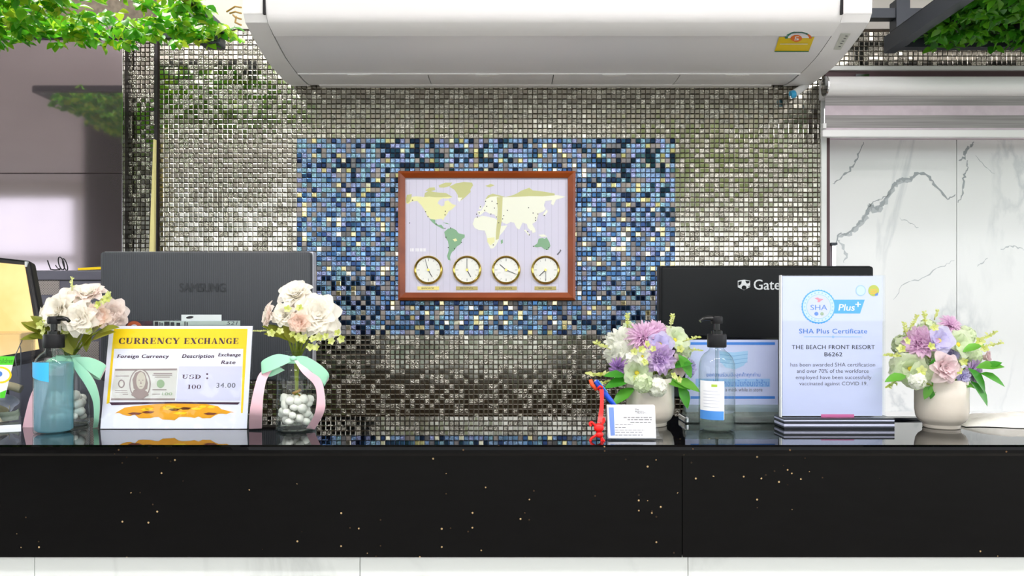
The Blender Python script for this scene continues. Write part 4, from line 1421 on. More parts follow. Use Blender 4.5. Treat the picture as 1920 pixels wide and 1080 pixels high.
# banknote print with a plain oval portrait
mat('note_paper', '#dcdad0', 0.6)
mat('note_brown', '#9a8a86', 0.6)
mat('note_green', '#9db48e', 0.6)
mat('note_skin', '#c8c3b4', 0.6)
nt = spoly([(84, 460), (660, 456), (638, 748), (52, 748)], 'note_paper', 'banknote_print')
nt['label'] = 'printed hundred dollar note with an oval portrait'
N = lambda pts, m, nm, lvl=2: spoly(pts, m, nm, lvl, nt)
N([(88, 464), (654, 460), (653, 476), (87, 480)], 'note_brown', 'note_border')
N([(57, 730), (638, 730), (637, 745), (55, 745)], 'note_brown', 'note_border')
el = lambda cx, cy, rx, ry, n=24: [(cx + rx * math.cos(2 * PI * k / n), cy + ry * math.sin(2 * PI * k / n)) for k in range(n)]
N(el(318, 600, 98, 138), 'note_brown', 'portrait_oval', 3)
N(el(318, 600, 88, 128), 'note_paper', 'portrait_field', 4)
N([(240, 700), (262, 655), (300, 640), (345, 640), (385, 670), (400, 700), (318, 738)], 'note_brown', 'portrait_coat', 5)
N([(262, 640), (250, 560), (275, 500), (320, 478), (362, 500), (392, 590), (385, 645), (350, 660), (300, 662)], 'note_brown', 'portrait_hair', 6)
N(el(328, 570, 42, 78), 'note_skin', 'portrait_face', 7)
for x in (312, 345):
    N(el(x, 566, 8, 3.5, 10), 'note_brown', 'portrait_eye', 8)
N([(328, 570), (336, 600), (322, 600)], 'note_brown', 'portrait_nose', 8)
N([(314, 620), (344, 620), (340, 626), (318, 626)], 'note_brown', 'portrait_mouth', 8)
N(el(148, 598, 30, 38), 'note_brown', 'note_seal', 3)
N(el(148, 598, 20, 27), 'note_paper', 'note_seal_inner', 4)
N(el(506, 598, 36, 38), 'note_green', 'note_seal', 3)
for x0, x1, y0_, y1_ in ((440, 610, 500, 510), (430, 610, 516, 524), (450, 590, 534, 541), (92, 215, 524, 531), (90, 200, 655, 660), (90, 205, 676, 680), (430, 560, 648, 656), (430, 500, 688, 694), (160, 210, 690, 696)):
    N([(x0, y0_), (x1, y0_), (x1, y1_), (x0, y1_)], 'note_brown', 'note_print_line')
a, b, c = sg(520, 702), sg(612, 702), sg(520, 676)
text(nt, '100', a[0], b[0], a[1], c[1], -0.0009, 'note_green', bold=0.03)

# acrylic picture holder standing behind the sign
HD = 1.60
ph = thing('picture_holder', 'clear acrylic holder of photos peeking over the exchange sign', 'holder', (P(350, 0, HD).x, HD, 1.1))
a, b = P(228, 617, HD), P(452, 600, HD)
zt3 = b.z
mat('photo_green', '#b9c8bc', 0.4)
noisy('photo_dark', '#6d4348', '#35303c', 40, 0.4)
for x0, x1, m in ((232, 286, 'photo_dark'), (288, 450, 'photo_green')):
    p0, p1 = P(x0, 0, HD).x, P(x1, 0, HD).x
    box(p0, p1, HD, HD + 0.001, 1.104, zt3 - 0.002).build('photo', m, ph)
pg = ph.children[1]
mat('photo_orange', '#d0653a', 0.4)
q = [P(252 + 15 * math.cos(k * PI / 8), 616 - 14 * math.sin(k * PI / 8), HD) for k in range(9)]
MB().prism([(p.x, p.z) for p in q], HD - 0.0006, HD - 0.0001).build('photo_spot', 'photo_orange', ph.children[0])
q = [P(252 + 7 * math.cos(k * PI / 8), 616 - 8 * math.sin(k * PI / 8), HD) for k in range(9)]
MB().prism([(p.x, p.z) for p in q], HD - 0.0010, HD - 0.0006).build('photo_spot', 'paper', ph.children[0])
for k, (x0, x1) in enumerate(((290, 297), (299, 301), (303, 305), (308, 318), (320, 327), (331, 338), (346, 348), (350, 352))):
    p0, p1 = P(x0, 616, HD), P(x1, 603 + k % 3, HD)
    box(p0.x, p1.x, HD - 0.0006, HD - 0.0001, p0.z, p1.z).build('photo_mark', 'ink', pg)
a, b = L(ph, P(425, 609, HD)), L(ph, P(446, 602.5, HD))
text(pg, '521', a.x, b.x, a.z, b.z, -0.0007, 'ink', shear=0.2)
box(P(230, 0, HD).x, P(452, 0, HD).x, HD - 0.004, HD - 0.002, 1.1, zt3).build('front_pane', 'acrylic', ph)
box(P(230, 0, HD).x, P(452, 0, HD).x, HD - 0.004, HD + 0.05, 1.1, 1.103).build('foot', 'acrylic', ph)

# ------------------------------------------------------------------ certificate stand
KD = 1.50
KX0, KX1 = P(1463, 0, KD).x, P(1658, 0, KD).x
kz0 = 1.1 + 0.021
KW, KH = KX1 - KX0, P(0, 516, KD).z - kz0
cert = thing('certificate_stand', 'tall acrylic stand holding the pale blue SHA Plus Certificate', 'sign', (KX0, KD, 1.1))
ks = box(0.004, KW - 0.004, 0.0, 0.001, 0.023, 0.021 + KH - 0.002).build('certificate_sheet', 'paper_blue', cert, local=True)
box(0, KW, -0.004, -0.0015, 0.021, 0.021 + KH).build('front_pane', 'acrylic', cert, local=True)
box(0, KW, 0.0025, 0.005, 0.021, 0.021 + KH).build('back_pane', 'acrylic', cert, local=True)
box(-0.0005, 0.0015, -0.0045, 0.0055, 0.021, 0.021 + KH).build('side_edge', 'trim_light', cert, local=True)
mat('base_navy', '#20242f', 0.2)
mat('base_pale', '#c5c9e2', 0.25)
for z0_, z1_, m, nm in ((0.0, 0.0045, 'base_navy', 'base_foot'), (0.0045, 0.0095, 'base_pale', 'base_band'), (0.0095, 0.0145, 'base_navy', 'base_layer'), (0.0145, 0.0175, 'base_pale', 'base_band'), (0.0175, 0.021, 'base_navy', 'base_top')):
    box(0.0, KW + 0.011, -0.02, 0.035, z0_, z1_).build(nm, m, cert, local=True, bevel=0.0008, seg=1)
def kc(x, y):   # crop [1460,510,1670,810] at 3.6 x ; sheet is x 22..712, y 25..980
    return ((x - 10) / (712 - 10) * KW, 0.021 + (980 - y) / (980 - 22) * KH)
def kpoly(pts, m, nm, lvl=1, par=None):
    return sheet_poly(par or ks, [kc(*p) for p in pts], -0.0002 * lvl, m, nm, 0.00015)
mat('seal_pale', '#c7dcf6', 0.5)
mat('lime', '#b9c23a', 0.5)
mat('rose_tab', '#d4609a', 0.5)
mat('seal_red', '#e08a9a', 0.5)
sealpts = []
for k in range(72):
    r = 117 if k % 2 == 0 else 112
    sealpts.append((268 + r * math.cos(2 * PI * k / 72), 235 + r * math.sin(2 * PI * k / 72)))
kpoly([(370, 187), (580, 187), (548, 281), (370, 281)], 'sky_blue', 'plus_banner', 1)
seal = kpoly(sealpts, 'sky_blue', 'round_seal', 2)
kpoly(el(268, 235, 106, 106, 40), 'seal_pale', 'seal_ring', 3, seal)
kpoly(el(268, 235, 84, 84, 40), 'pale_blue', 'seal_ring', 4, seal)
kpoly(el(268, 235, 80, 80, 40), 'paper_blue', 'seal_field', 5, seal)
for k in range(24):
    a_ = 2 * PI * k / 24
    kpoly(el(268 + 95 * math.cos(a_), 235 + 95 * math.sin(a_), 6, 6, 8), 'pale_blue', 'seal_mark', 4, seal)
kpoly([(238, 178), (262, 172), (272, 180), (300, 184), (282, 196), (272, 206), (258, 204), (262, 190)], 'seal_red', 'seal_emblem', 6, seal)
kpoly(el(252, 283, 14, 13, 16), 'ink_blue', 'seal_emblem', 6, seal)
kpoly(el(290, 283, 12, 12, 16), 'note_green', 'seal_emblem', 6, seal)
def kt(s, x0, x1, yb, yt, m, par=None, lvl=7, **kw):
    a, b = kc(x0, yb), kc(x1, yt)
    text(par or ks, s, a[0], b[0], a[1], b[1], -0.0002 * lvl, m, **kw)
kt('SHA', 212, 325, 258, 222, 'ink_blue', seal, bold=0.01)
kt('Plus', 402, 512, 262, 218, 'paper', None, 3, shear=0.15, bold=0.02)
kt('+', 516, 552, 236, 202, 'paper', None, 3, bold=0.03)
kpoly(el(552, 126, 35, 37), 'pale_blue', 'badge', 2)
kpoly(el(552, 126, 29, 31), 'seal_pale', 'badge_field', 3)
kpoly(el(640, 126, 37, 38), 'lime', 'badge', 2)
kpoly([(648, 150), (668, 138), (668, 158), (650, 162)], 'ink_blue', 'badge_corner', 3)
for y in (118, 130, 142):
    kpoly([(618, y), (662, y), (662, y + 5), (618, y + 5)], 'amber', 'badge_line', 3)
kt('SHA Plus Certificate', 137, 596, 416, 384, 'ink_blue', None, 2, bold=0.015, space=1.05)
kpoly([(170, 437), (355, 437), (355, 441), (170, 441)], 'pale_blue', 'divider')
kpoly([(377, 437), (560, 437), (560, 441), (377, 441)], 'pale_blue', 'divider')
kpoly([(366, 428), (378, 439), (366, 450), (354, 439)], 'pale_blue', 'divider_diamond')
kt('THE BEACH FRONT RESORT', 88, 648, 522, 494, 'ink', None, 2, bold=0.008, space=1.06)
kt('B6262', 308, 428, 570, 543, 'ink', None, 2, bold=0.008)
kt('has been awarded SHA certification', 78, 650, 640, 614, 'ink_grey', None, 2)
kt('and over 70% of the workforce', 121, 606, 683, 656, 'ink_grey', None, 2)
kt('employed have been successfully', 114, 625, 732, 700, 'ink_grey', None, 2)
kt('vaccinated against COVID 19.', 138, 598, 774, 742, 'ink_grey', None, 2)
kpoly([(285, 962), (508, 962), (508, 980), (285, 980)], 'rose_tab', 'rose_tab')

# ------------------------------------------------------------------ mask notice in its low holder
TD = 1.58
TX0, TX1 = P(1285, 0, TD).x, P(1459, 0, TD).x
mask = thing('mask_notice', 'blue striped face mask notice in a low clear holder behind the clear gel bottle', 'sign', (TX0, TD, 1.1))
TW = TX1 - TX0
tz0, tz1 = P(0, 765, TD).z - 1.1, P(0, 637, TD).z - 1.1
ts = box(0.0, TW, 0, 0.0012, 0.02, tz1).build('notice_sheet', 'paper_blue', mask, local=True)
box(-0.001, TW + 0.001, -0.003, -0.0012, 0.01, tz1 + 0.001).build('front_pane', 'acrylic', mask, local=True)
# holder: an angular clear trough with two chrome ends
tp = [(-0.03, 0.002), (0.03, 0.002), (0.03, 0.006), (0.008, 0.034), (0.004, 0.034), (0.004, 0.008), (-0.004, 0.008), (-0.006, 0.036), (-0.010, 0.036), (-0.03, 0.008)]
clear('trough_clear', '#e9f2ef', 1.5, 0.05, 0.25, '#a9bab5', 0.15)
MB().extrude_x(tp, -0.002, TW + 0.004).build('trough', 'trough_clear', mask, local=True)
for x in (-0.004, TW + 0.004):
    box(x - 0.004, x + 0.004, -0.032, 0.032, 0.0, 0.014).build('end_foot', 'chrome', mask, local=True, bevel=0.003)
def tc_(x, y):  # crop [1260,600,1480,840] at 4.5 x ; sheet x 112..893, y 165..742
    return ((x - 112) / (893 - 112) * TW, tz0 + (742 - y) / (742 - 165) * (tz1 - tz0))
def tpoly(pts, m, nm, lvl=1, par=None):
    return sheet_poly(par or ts, [tc_(*p) for p in pts], -0.0002 * lvl, m, nm, 0.00015)
tpoly([(155, 186), (866, 186), (866, 208), (155, 208)], 'band_blue', 'blue_stripe')
tpoly([(155, 642), (866, 642), (866, 664), (155, 664)], 'band_blue', 'blue_stripe')
tpoly([(198, 494), (824, 494), (824, 564), (198, 564)], 'pale_blue', 'text_band')
mat('mask_blue', '#a8d0ee', 0.6)
mat('mask_fold', '#86b6de', 0.6)
mk = tpoly([(398, 262), (520, 272), (638, 258), (634, 345), (600, 385), (530, 415), (450, 400), (404, 350)], 'mask_blue', 'mask_print')
for y in (292, 325, 358):
    tpoly([(402, y - 6), (520, y + 8), (636, y - 8), (636, y - 3), (520, y + 14), (402, y)], 'mask_fold', 'mask_fold', 2, mk)
def tt(s, x0, x1, yb, yt, m, **kw):
    a, b = tc_(x0, yb), tc_(x1, yt)
    text(ts, s, a[0], b[0], a[1], b[1], -0.0005, m, **kw)
tt('ขอความร่วมมือลูกค้าทุกท่าน', 290, 742, 486, 440, 'ink_blue')
tt('สวมหน้ากากอนามัยก่อนเข้าร้าน', 225, 815, 558, 500, 'ink_blue')
tt('Please wear a mask while in store', 265, 760, 602, 570, 'ink_grey')
# ------------------------------------------------------------------ pump bottles
def pump_bottle(name, label, px, d, gel, level, label_fn, nozzle):
    c = P(px, 0, d)
    c.z = 1.1
    t = thing(name, label, 'bottle', c)
    r = 0.0345
    prof = [(0.030, 0.0), (0.0335, 0.002), (r, 0.006), (r, 0.120), (0.0335, 0.132), (0.030, 0.143), (0.024, 0.151), (0.017, 0.156), (0.014, 0.160), (0.014, 0.168)]
    MB().lathe(prof, n=32, cap1=False).build('bottle_wall', 'glass', t, local=True, smooth=True, ang=60)
    ri = r - 0.002
    lp = [(0.028, 0.004), (ri, 0.008)] + [(ri, level)]
    MB().lathe(lp, n=32).build('gel', gel, t, local=True, smooth=True, ang=60)
    MB().tube([(0, 0, 0.012), (0, 0, 0.165)], 0.003, 8).build('dip_tube', 'tube_clear', t, local=True, smooth=True, ang=60)
    MB().lathe([(0.0175, 0.163), (0.0185, 0.165), (0.0185, 0.187), (0.0175, 0.189)], n=28).build('collar', 'black_plastic', t, local=True, smooth=True, ang=40)
    MB().lathe([(0.011, 0.189), (0.011, 0.195), (0.0062, 0.197), (0.0062, 0.212)], n=20).build('pump_stem', 'black_gloss', t, local=True, smooth=True, ang=40)
    mb = MB().lathe([(0.0105, 0.209), (0.0115, 0.212), (0.0115, 0.220), (0.010, 0.2235)], n=20)
    mb.build('pump_head', 'black_plastic', t, local=True, smooth=True, ang=40)
    MB().tube([(0, 0, 0.2185), (nozzle * 0.017, -0.004, 0.220), (nozzle * 0.030, -0.008, 0.2185), (nozzle * 0.035, -0.009, 0.214)], [0.0055, 0.005, 0.004, 0.0032], 10).build('nozzle', 'black_gloss', t, local=True, smooth=True, ang=60)
    label_fn(t, r)
    return t
clear('tube_clear', '#eef6f6', 1.4, 0.05, 0.3, '#b9cccc')
def wrap(a0, a1, z0, z1, r, n=12, slant=0.0):
    """curved patch on the bottle; angle 0 faces the guests"""
    def fn(u, v):
        a = R(a0 + (a1 - a0) * u) - PI / 2
        return (r * math.cos(a), r * math.sin(a), z0 + (z1 - z0) * v + slant * u * (1 - v))
    return MB().grid(fn, n, 1)
mat('label_white', '#f5f7fb', 0.4)
mat('label_cyan', '#38b2ea', 0.4)
mat('label_blue', '#4d92e0', 0.4)
mat('label_line', '#b9bdcf', 0.5)
mat('label_green', '#a9c640', 0.5)
def blue_label(t, r):
    wrap(-72, 18, 0.112, 0.137, r + 0.0004, slant=-0.012).build('label', 'label_cyan', t, local=True, smooth=True)
def white_label(t, r):
    lb = wrap(-78, 8, 0.027, 0.100, r + 0.0004).build('label', 'label_white', t, local=True, smooth=True)
    wrap(-78, 6, 0.026, 0.043, r + 0.0007).build('label_band', 'label_blue', lb, local=True, smooth=True)
    wrap(-32, -14, 0.089, 0.094, r + 0.0008).build('label_mark', 'label_green', lb, local=True, smooth=True)
    for k in range(6):
        wrap(-60, -6 - 6 * (k % 2), 0.050 + k * 0.006, 0.0508 + k * 0.006, r + 0.0008).build('label_line', 'label_line', lb, local=True, smooth=True)
pump_bottle('gel_bottle', 'pump bottle of blue hand gel beside the left flower vase', 101, 1.435, 'gel_blue', 0.135, blue_label, 1)
pump_bottle('gel_bottle', 'half empty pump bottle of clear hand gel before the mask notice', 1344, 1.455, 'gel_clear', 0.038, white_label, -1)

# ------------------------------------------------------------------ flowers
def petal_mat(name, c1, c2, trans=0.45):
    """c1 at the base to c2 at the rim of a petal (object space runs along +z)"""
    m = mat(name, c1, 0.55)
    tc = nd(m, 'ShaderNodeTexCoord')
    n = nd(m, 'ShaderNodeTexNoise')
    n.inputs['Scale'].default_value = 35
    ln(m, tc.outputs['Object'], n.inputs['Vector'])
    r = ramp(m, [(0.3, c1), (0.7, c2)])
    ln(m, n.outputs['Fac'], r.inputs[0])
    ln(m, r.outputs[0], bsdf(m).inputs['Base Color'])
    tl = nd(m, 'ShaderNodeBsdfTranslucent')
    ln(m, r.outputs[0], tl.inputs[0])
    mx = nd(m, 'ShaderNodeMixShader')
    mx.inputs[0].default_value = trans
    out = m.node_tree.nodes['Material Output']
    ln(m, bsdf(m).outputs[0], mx.inputs[1])
    ln(m, tl.outputs[0], mx.inputs[2])
    ln(m, mx.outputs[0], out.inputs[0])
    return m
petal_mat('petal_cream', '#fffdf6', '#fffaf0')
petal_mat('petal_blush', '#fdeee6', '#fff7f2')
petal_mat('petal_peach', '#f8dccb', '#fcebe0')
petal_mat('petal_pink', '#ecc6e6', '#f6def2')
petal_mat('petal_lilac', '#d6b8e8', '#ead6f4')
petal_mat('petal_lavender', '#d2ccf4', '#e8e4fc')
petal_mat('petal_rose', '#f2dae0', '#f8e9ea')
petal_mat('petal_green', '#dfeec2', '#f1f8e4')
petal_mat('petal_white', '#f6faec', '#fffffa')
petal_mat('petal_violet', '#b48ad2', '#cfaee4')
mat('stamen', '#e2cf3a', 0.6)
leaf_mat('leaf_green', '#3f9a2c', '#58b236', '#7cc24a')
leaf_mat('leaf_olive', '#6f7a1c', '#88902a', '#a3a23c')
leaf_mat('sprig_lime', '#c6d25e', '#dae28a', '#e6ecaa')
mat('stem_green', '#7f8f2a', 0.6)

def petal(L, Wd, cup, curl, ruffle=0.0, seed=0, nu=4, nv=5):
    rn = random.Random(seed)
    ph = rn.uniform(0, 6)
    def fn(u, v):
        x = (u - 0.5) * 2
        wv = math.sin(PI * min(1, 0.12 + 0.78 * v)) ** 0.7
        z = L * v * (1 - 0.10 * x * x * v)
        y = -cup * L * (x * x) * wv - curl * L * math.sin(PI * 0.9 * v) * 0.3 + curl * L * 0.4 * v * v
        y += ruffle * L * math.sin(x * 6 + ph) * v * v
        return (x * Wd / 2 * wv, -y * 0 + (-y if False else y), z)
    return MB().grid(fn, nu, nv)
def ring_m(az, tilt, off, scale):
    return (Matrix.Rotation(az, 4, 'Z') @ Matrix.Translation((0, off, 0)) @ Matrix.Rotation(-tilt, 4, 'X') @ Matrix.Scale(scale, 4))
def facing(p, n, spin=0.0):
    """frame with its z axis along n"""
    z = Vector(n).normalized()
    x = z.orthogonal().normalized()
    y = z.cross(x)
    m = Matrix((x, y, z)).transposed().to_4x4() @ Matrix.Rotation(spin, 4, 'Z')
    m.translation = p
    return m
PM = {}
def pmesh(key, fn, material):
    k = (key, material)
    if k not in PM:
        PM[k] = fn().mesh('petal', material, smooth=True)
    return PM[k]
def layered(rings, L, Wd, cup, curl, ruffle, seed):
    mb = MB()
    rn = random.Random(seed)
    for n, tilt, off, sc in rings:
        a0 = rn.uniform(0, 6)
        for k in range(n):
            mb.merge(petal(L, Wd, cup, curl, ruffle, seed * 31 + k + n, 3, 3), ring_m(a0 + 2 * PI * k / n + rn.uniform(-.15, .15), R(tilt + rn.uniform(-8, 8)), off, sc * rn.uniform(.9, 1.1)))
    return mb
def flower(root, p, n, r, kind, material, seed, material2=None):
    rn = random.Random(seed)
    m = facing(p, n, rn.uniform(0, 6)) @ Matrix.Scale(r, 4)
    lm = W[root].inverted() @ m
    if kind in ('peony', 'rose'):
        # petals of the open outer rings are parts, the tight heart is one mesh
        heart = layered([(4, 2, 0.02, 0.62), (6, 14, 0.10, 0.74), (7, 26, 0.18, 0.8)], 1.0, 0.85, 0.30, 0.5, 0.05, seed)
        heart.ball((0, 0, 0.12), 0.34, 2)
        key = ('heart', seed % 3, kind)
        if (key, material2 or material) not in PM:
            PM[(key, material2 or material)] = heart.mesh('flower', material2 or material, smooth=True)
        fl = place(PM[(key, material2 or material)], 'flower', root, lm)
        rings = [(7, 42, 0.22, 0.92), (8, 66, 0.24, 1.0)] if kind == 'peony' else [(5, 40, 0.2, 0.85), (6, 64, 0.22, 0.95)]
        for q, (k, tilt, off, sc) in enumerate(rings):
            a0 = rn.uniform(0, 6)
            for i in range(k):
                s = rn.randrange(3)
                me = pmesh(('petal', s), lambda: petal(0.98, 1.05, 0.30, 0.55, 0.05, s), material)
                place(me, 'petal', fl, ring_m(a0 + 2 * PI * i / k + rn.uniform(-.12, .12), R(tilt + rn.uniform(-9, 9)), off, sc * rn.uniform(.92, 1.06)))
    elif kind == 'open':
        mb = MB().ball((0, 0, 0.1), 0.16, 2, (1, 1, .7))
        fl = link(bpy.data.objects.new('flower', mb.mesh('flower', 'stamen', smooth=True)), root, lm)
        for q, (k, tilt, sc) in enumerate(((5, 62, 1.0), (5, 44, 0.75))):
            for i in range(k):
                s = rn.randrange(3)
                me = pmesh(('wide', s), lambda: petal(1.0, 1.15, 0.12, 0.35, 0.10, s), material)
                place(me, 'petal', fl, ring_m(2 * PI * (i + q * .5) / k, R(tilt + rn.uniform(-8, 8)), 0.06, sc * rn.uniform(.92, 1.08)))
    else:
        if kind == 'carnation':
            mb = layered([(6, 5, 0.02, 0.75), (8, 22, 0.08, 0.85), (10, 40, 0.12, 0.92), (11, 58, 0.14, 1.0), (11, 76, 0.14, 1.0)], 1.0, 0.62, 0.1, 0.2, 0.14, seed)
        elif kind == 'aster':
            mb = layered([(12, 18, 0.1, 0.7), (16, 40, 0.12, 0.85), (18, 60, 0.14, 0.95), (20, 78, 0.14, 1.0)], 1.0, 0.26, 0.2, 0.3, 0.02, seed)
        elif kind == 'pompom':
            mb = MB().ball((0, 0, 0), 0.7, 2)
            for k in range(90):
                v = Vector((rn.gauss(0, 1), rn.gauss(0, 1), rn.gauss(0, 1) + .3)).normalized()
                mb.merge(petal(0.45, 0.30, 0.2, 0.4, 0.05, k, 2, 2), facing(v * 0.58, v, rn.uniform(0, 6)))
        else:  # hydrangea: a dome of four-petalled florets
            mb = MB().ball((0, 0, 0), 0.6, 2)
            for k in range(26):
                v = Vector((rn.gauss(0, 1), rn.gauss(0, 1), abs(rn.gauss(0, 1)) * 1.1)).normalized()
                f = facing(v * 0.72, v, rn.uniform(0, 6))
                for i in range(4):
                    mb.merge(petal(0.36, 0.36, 0.05, 0.15, 0.10, k * 4 + i, 2, 2), f @ ring_m(2 * PI * i / 4, R(70), 0.02, 1))
        fl = link(bpy.data.objects.new('flower', mb.mesh('flower', material, smooth=True)), root, lm)
    return fl
bigleaf = leaf_shape(1.0, 0.5, 0.15, 0.25)
def leaf(root, p, d, L, material, n=(0, -0.6, 0.8)):
    k = ('leafmesh', material)
    if k not in PM:
        PM[k] = bigleaf.mesh('leaf', material, smooth=True)
    return place(PM[k], 'leaf', root, W[root].inverted() @ leaf_frame(p, Vector(d), Vector(n)) @ Matrix.Scale(L, 4))
def sprig(root, p, d, L, seed, material='sprig_lime', n=7, size=0.3):
    """thin stalk with little paired leaves or buds"""
    rn = random.Random(seed)
    d = Vector(d).normalized()
    mb = MB()
    end = p + d * L
    mb.tube([p, p + d * L * .5 + Vector((rn.uniform(-.1, .1) * L, 0, 0)), end], [0.0012, 0.001, 0.0007], 5)
    sh = leaf_shape(L * size, L * size * 0.62, 0.2, 0.2)
    for k in range(n):
        q = p + d * L * (0.3 + 0.7 * k / (n - 1))
        for s in (-1, 1):
            dd = d * 0.6 + Vector((s * 0.8, rn.uniform(-.7, .4), rn.uniform(-.2, .4)))
            mb.merge(sh, leaf_frame(q, dd, Vector((rn.uniform(-.4, .4), -1, .4))) @ Matrix.Scale(rn.uniform(.7, 1.1), 4))
    return mb.build('sprig', material, root, smooth=True)
def floret(root, p, r, seed, material='sprig_lime'):
    """small five-petalled filler bloom"""
    rn = random.Random(seed)
    mb = MB().ball((0, 0, 0.08), 0.2, 1)
    for i in range(5):
        mb.merge(petal(1, 0.95, 0.1, 0.3, 0.05, i, 2, 2), ring_m(2 * PI * i / 5, R(58), 0.05, 1))
    m = facing(p, (rn.uniform(-.6, .6), -1, rn.uniform(0, .6)), rn.uniform(0, 6)) @ Matrix.Scale(r, 4)
    o = bpy.data.objects.new('filler_bloom', mb.mesh('filler_bloom', material, smooth=True))
    return link(o, root, W[root].inverted() @ m)
def stems(root, base, tops, material='stem_green', r=0.0022):
    for q in tops:
        mid = base + (q - base) * 0.55 + Vector((-(q - base).x * 0.18, 0, 0))
        MB().tube([base + Vector(((q - base).x * 0.08, (q - base).y * .1, 0)), mid, q], r, 6).build('stem', material, root, smooth=True)

# ---- glass jars with peonies, pebbles and ribbon
def jar(label, px, d):
    c = P(px, 0, d); c.z = 1.1
    t = thing('glass_jar', label, 'vase', c)
    pr = [(0.0, 0.004), (0.034, 0.004), (0.039, 0.008), (0.039, 0.095), (0.0375, 0.108), (0.033, 0.120), (0.026, 0.130), (0.020, 0.137), (0.018, 0.143), (0.0185, 0.152), (0.021, 0.155)]
    MB().lathe([(0.036, 0.0), (0.039, 0.003)] + pr[2:], n=36, cap1=False).build('jar_wall', 'glass', t, local=True, smooth=True, ang=60)
    MB().lathe([(0.034, 0.001), (0.0365, 0.003), (0.0365, 0.006), (0.034, 0.0075)], n=36).build('jar_base', 'glass', t, local=True, smooth=True, ang=60)
    MB().tube([(0.0205 * math.cos(2 * PI * k / 28), 0.0205 * math.sin(2 * PI * k / 28), 0.155) for k in range(28)], 0.0016, 6, True).build('rim', 'glass', t, local=True, smooth=True)
    return c
def pebbles(c, n, label, group, seed, top=0.062):
    rn = random.Random(seed)
    ms = []
    for k in range(4):
        mb = MB().ball((0, 0, 0), 1.0, 2)
        for v in mb.v:
            v *= 1 + 0.18 * noise.noise(v * 1.3 + Vector((k * 5, 0, 0)))
        ms.append(mb.mesh('pebble', 'pebble', smooth=True))
    done = []
    tries = 0
    while len(done) < n and tries < 6000:
        tries += 1
        a, q = rn.uniform(0, 2 * PI), 0.0265 * rn.random() ** 0.3
        r = rn.uniform(0.0075, 0.0105)
        z = 0.010 + r + rn.random() * (top - 0.018)
        p = Vector((q * math.cos(a), q * math.sin(a), z))
        if all((p - o).length > (r + s) * 0.74 for o, s in done):
            done.append((p, r))
    for p, r in done:
        m = Matrix.Translation(c + p) @ Matrix.Rotation(rn.uniform(0, 6), 4, (rn.random(), rn.random(), 1)) @ Matrix.Diagonal((r * 1.12, r, r * 0.9, 1))
        o = bpy.data.objects.new('pebble', rn.choice(ms))
        link(o, None, m)
        tag(o, label, 'pebble', group)
def ribbon_strip(pts, wd, wv, name, root, front, back):
    """double-faced ribbon: centre points, half width, width directions"""
    for m, off in ((front, -0.0004), (back, 0.0004)):
        vs, fs = [], []
        for i, p in enumerate(pts):
            u = Vector(wd[i]) * wv[i]
            t = (Vector(pts[min(i + 1, len(pts) - 1)]) - Vector(pts[max(i - 1, 0)])).normalized()
            n = t.cross(Vector(wd[i])).normalized()
            if n.y > 0: n = -n
            o = n * (-off)
            vs += [Vector(p) - u + o, Vector(p) + u + o]
        for i in range(len(pts) - 1):
            fs.append((2 * i, 2 * i + 1, 2 * i + 3, 2 * i + 2))
        MB().add(vs, fs).build(name if m == front else 'ribbon_back', m, root, smooth=True)
def smooth_pts(pts, n=6):
    """Catmull-Rom through a list of tuples"""
    out = []
    P_ = [Vector(p) for p in pts]
    for i in range(len(P_) - 1):
        p0, p1, p2, p3 = P_[max(i - 1, 0)], P_[i], P_[i + 1], P_[min(i + 2, len(P_) - 1)]
        for k in range(n):
            t = k / n
            out.append(0.5 * ((2 * p1) + (p2 - p0) * t + (2 * p0 - 5 * p1 + 4 * p2 - p3) * t * t + (3 * p1 - p0 - 3 * p2 + p3) * t ** 3))
    out.append(P_[-1])
    return out
def ribbon(root, name, px, d0, front, back):
    """px: list of (upper/left edge x, y, lower/right edge x, y, depth) cross-sections"""
    cs = smooth_pts([tuple(((P(a, b, d) + P(c, e, d)) / 2)) for a, b, c, e, d in px])
    us = smooth_pts([tuple(((P(c, e, d) - P(a, b, d)) / 2)) for a, b, c, e, d in px])
    ribbon_strip([tuple(c) for c in cs], [u.normalized() for u in us], [u.length for u in us], name, root, front, back)

c2 = jar('clear glass jar of white pebbles holding peonies right of the exchange sign', 556, 1.468)
pebbles(c2, 60, 'smooth white pebble in the jar right of the exchange sign', 'pebbles in the right jar', 3)
bq = thing('peony_bouquet', 'cream peony bouquet in the jar right of the exchange sign', 'bouquet', c2 + Vector((0, 0, 0.045)))
D2 = 1.45
PE = [(553, 550, 33, 1.47, (0, -.75, .65), 'petal_cream', 'petal_cream'), (596, 590, 42, 1.45, (.25, -1, .25), 'petal_cream', 'petal_cream'), (574, 582, 30, 1.475, (.1, -.8, .5), 'petal_blush', 'petal_cream'),
      (502, 592, 26, 1.455, (-.9, -.45, .15), 'petal_blush', 'petal_cream'), (531, 590, 24, 1.44, (-.3, -1, .2), 'petal_cream', 'petal_cream'), (560, 604, 21, 1.425, (0, -1, -.05), 'petal_peach', 'petal_peach'), (617, 612, 26, 1.46, (.7, -.8, 0), 'petal_cream', 'petal_cream')]
tops = []
for k, (x, y, r, d, n, m1, m2) in enumerate(PE):
    p = P(x, y, d)
    p -= Vector(n).normalized() * r / F * d * 0.35
    tops.append(p)
    flower(bq, p, n, r / F * d * 0.92, 'peony', m1, k, m2)
neck = Vector((c2.x, c2.y, 1.1 + 0.15))
stems(bq, Vector((c2.x, c2.y, 1.1 + 0.05)), [neck + (q - neck) * 0.1 for q in tops])
stems(bq, neck - Vector((0, 0, 0.01)), tops)
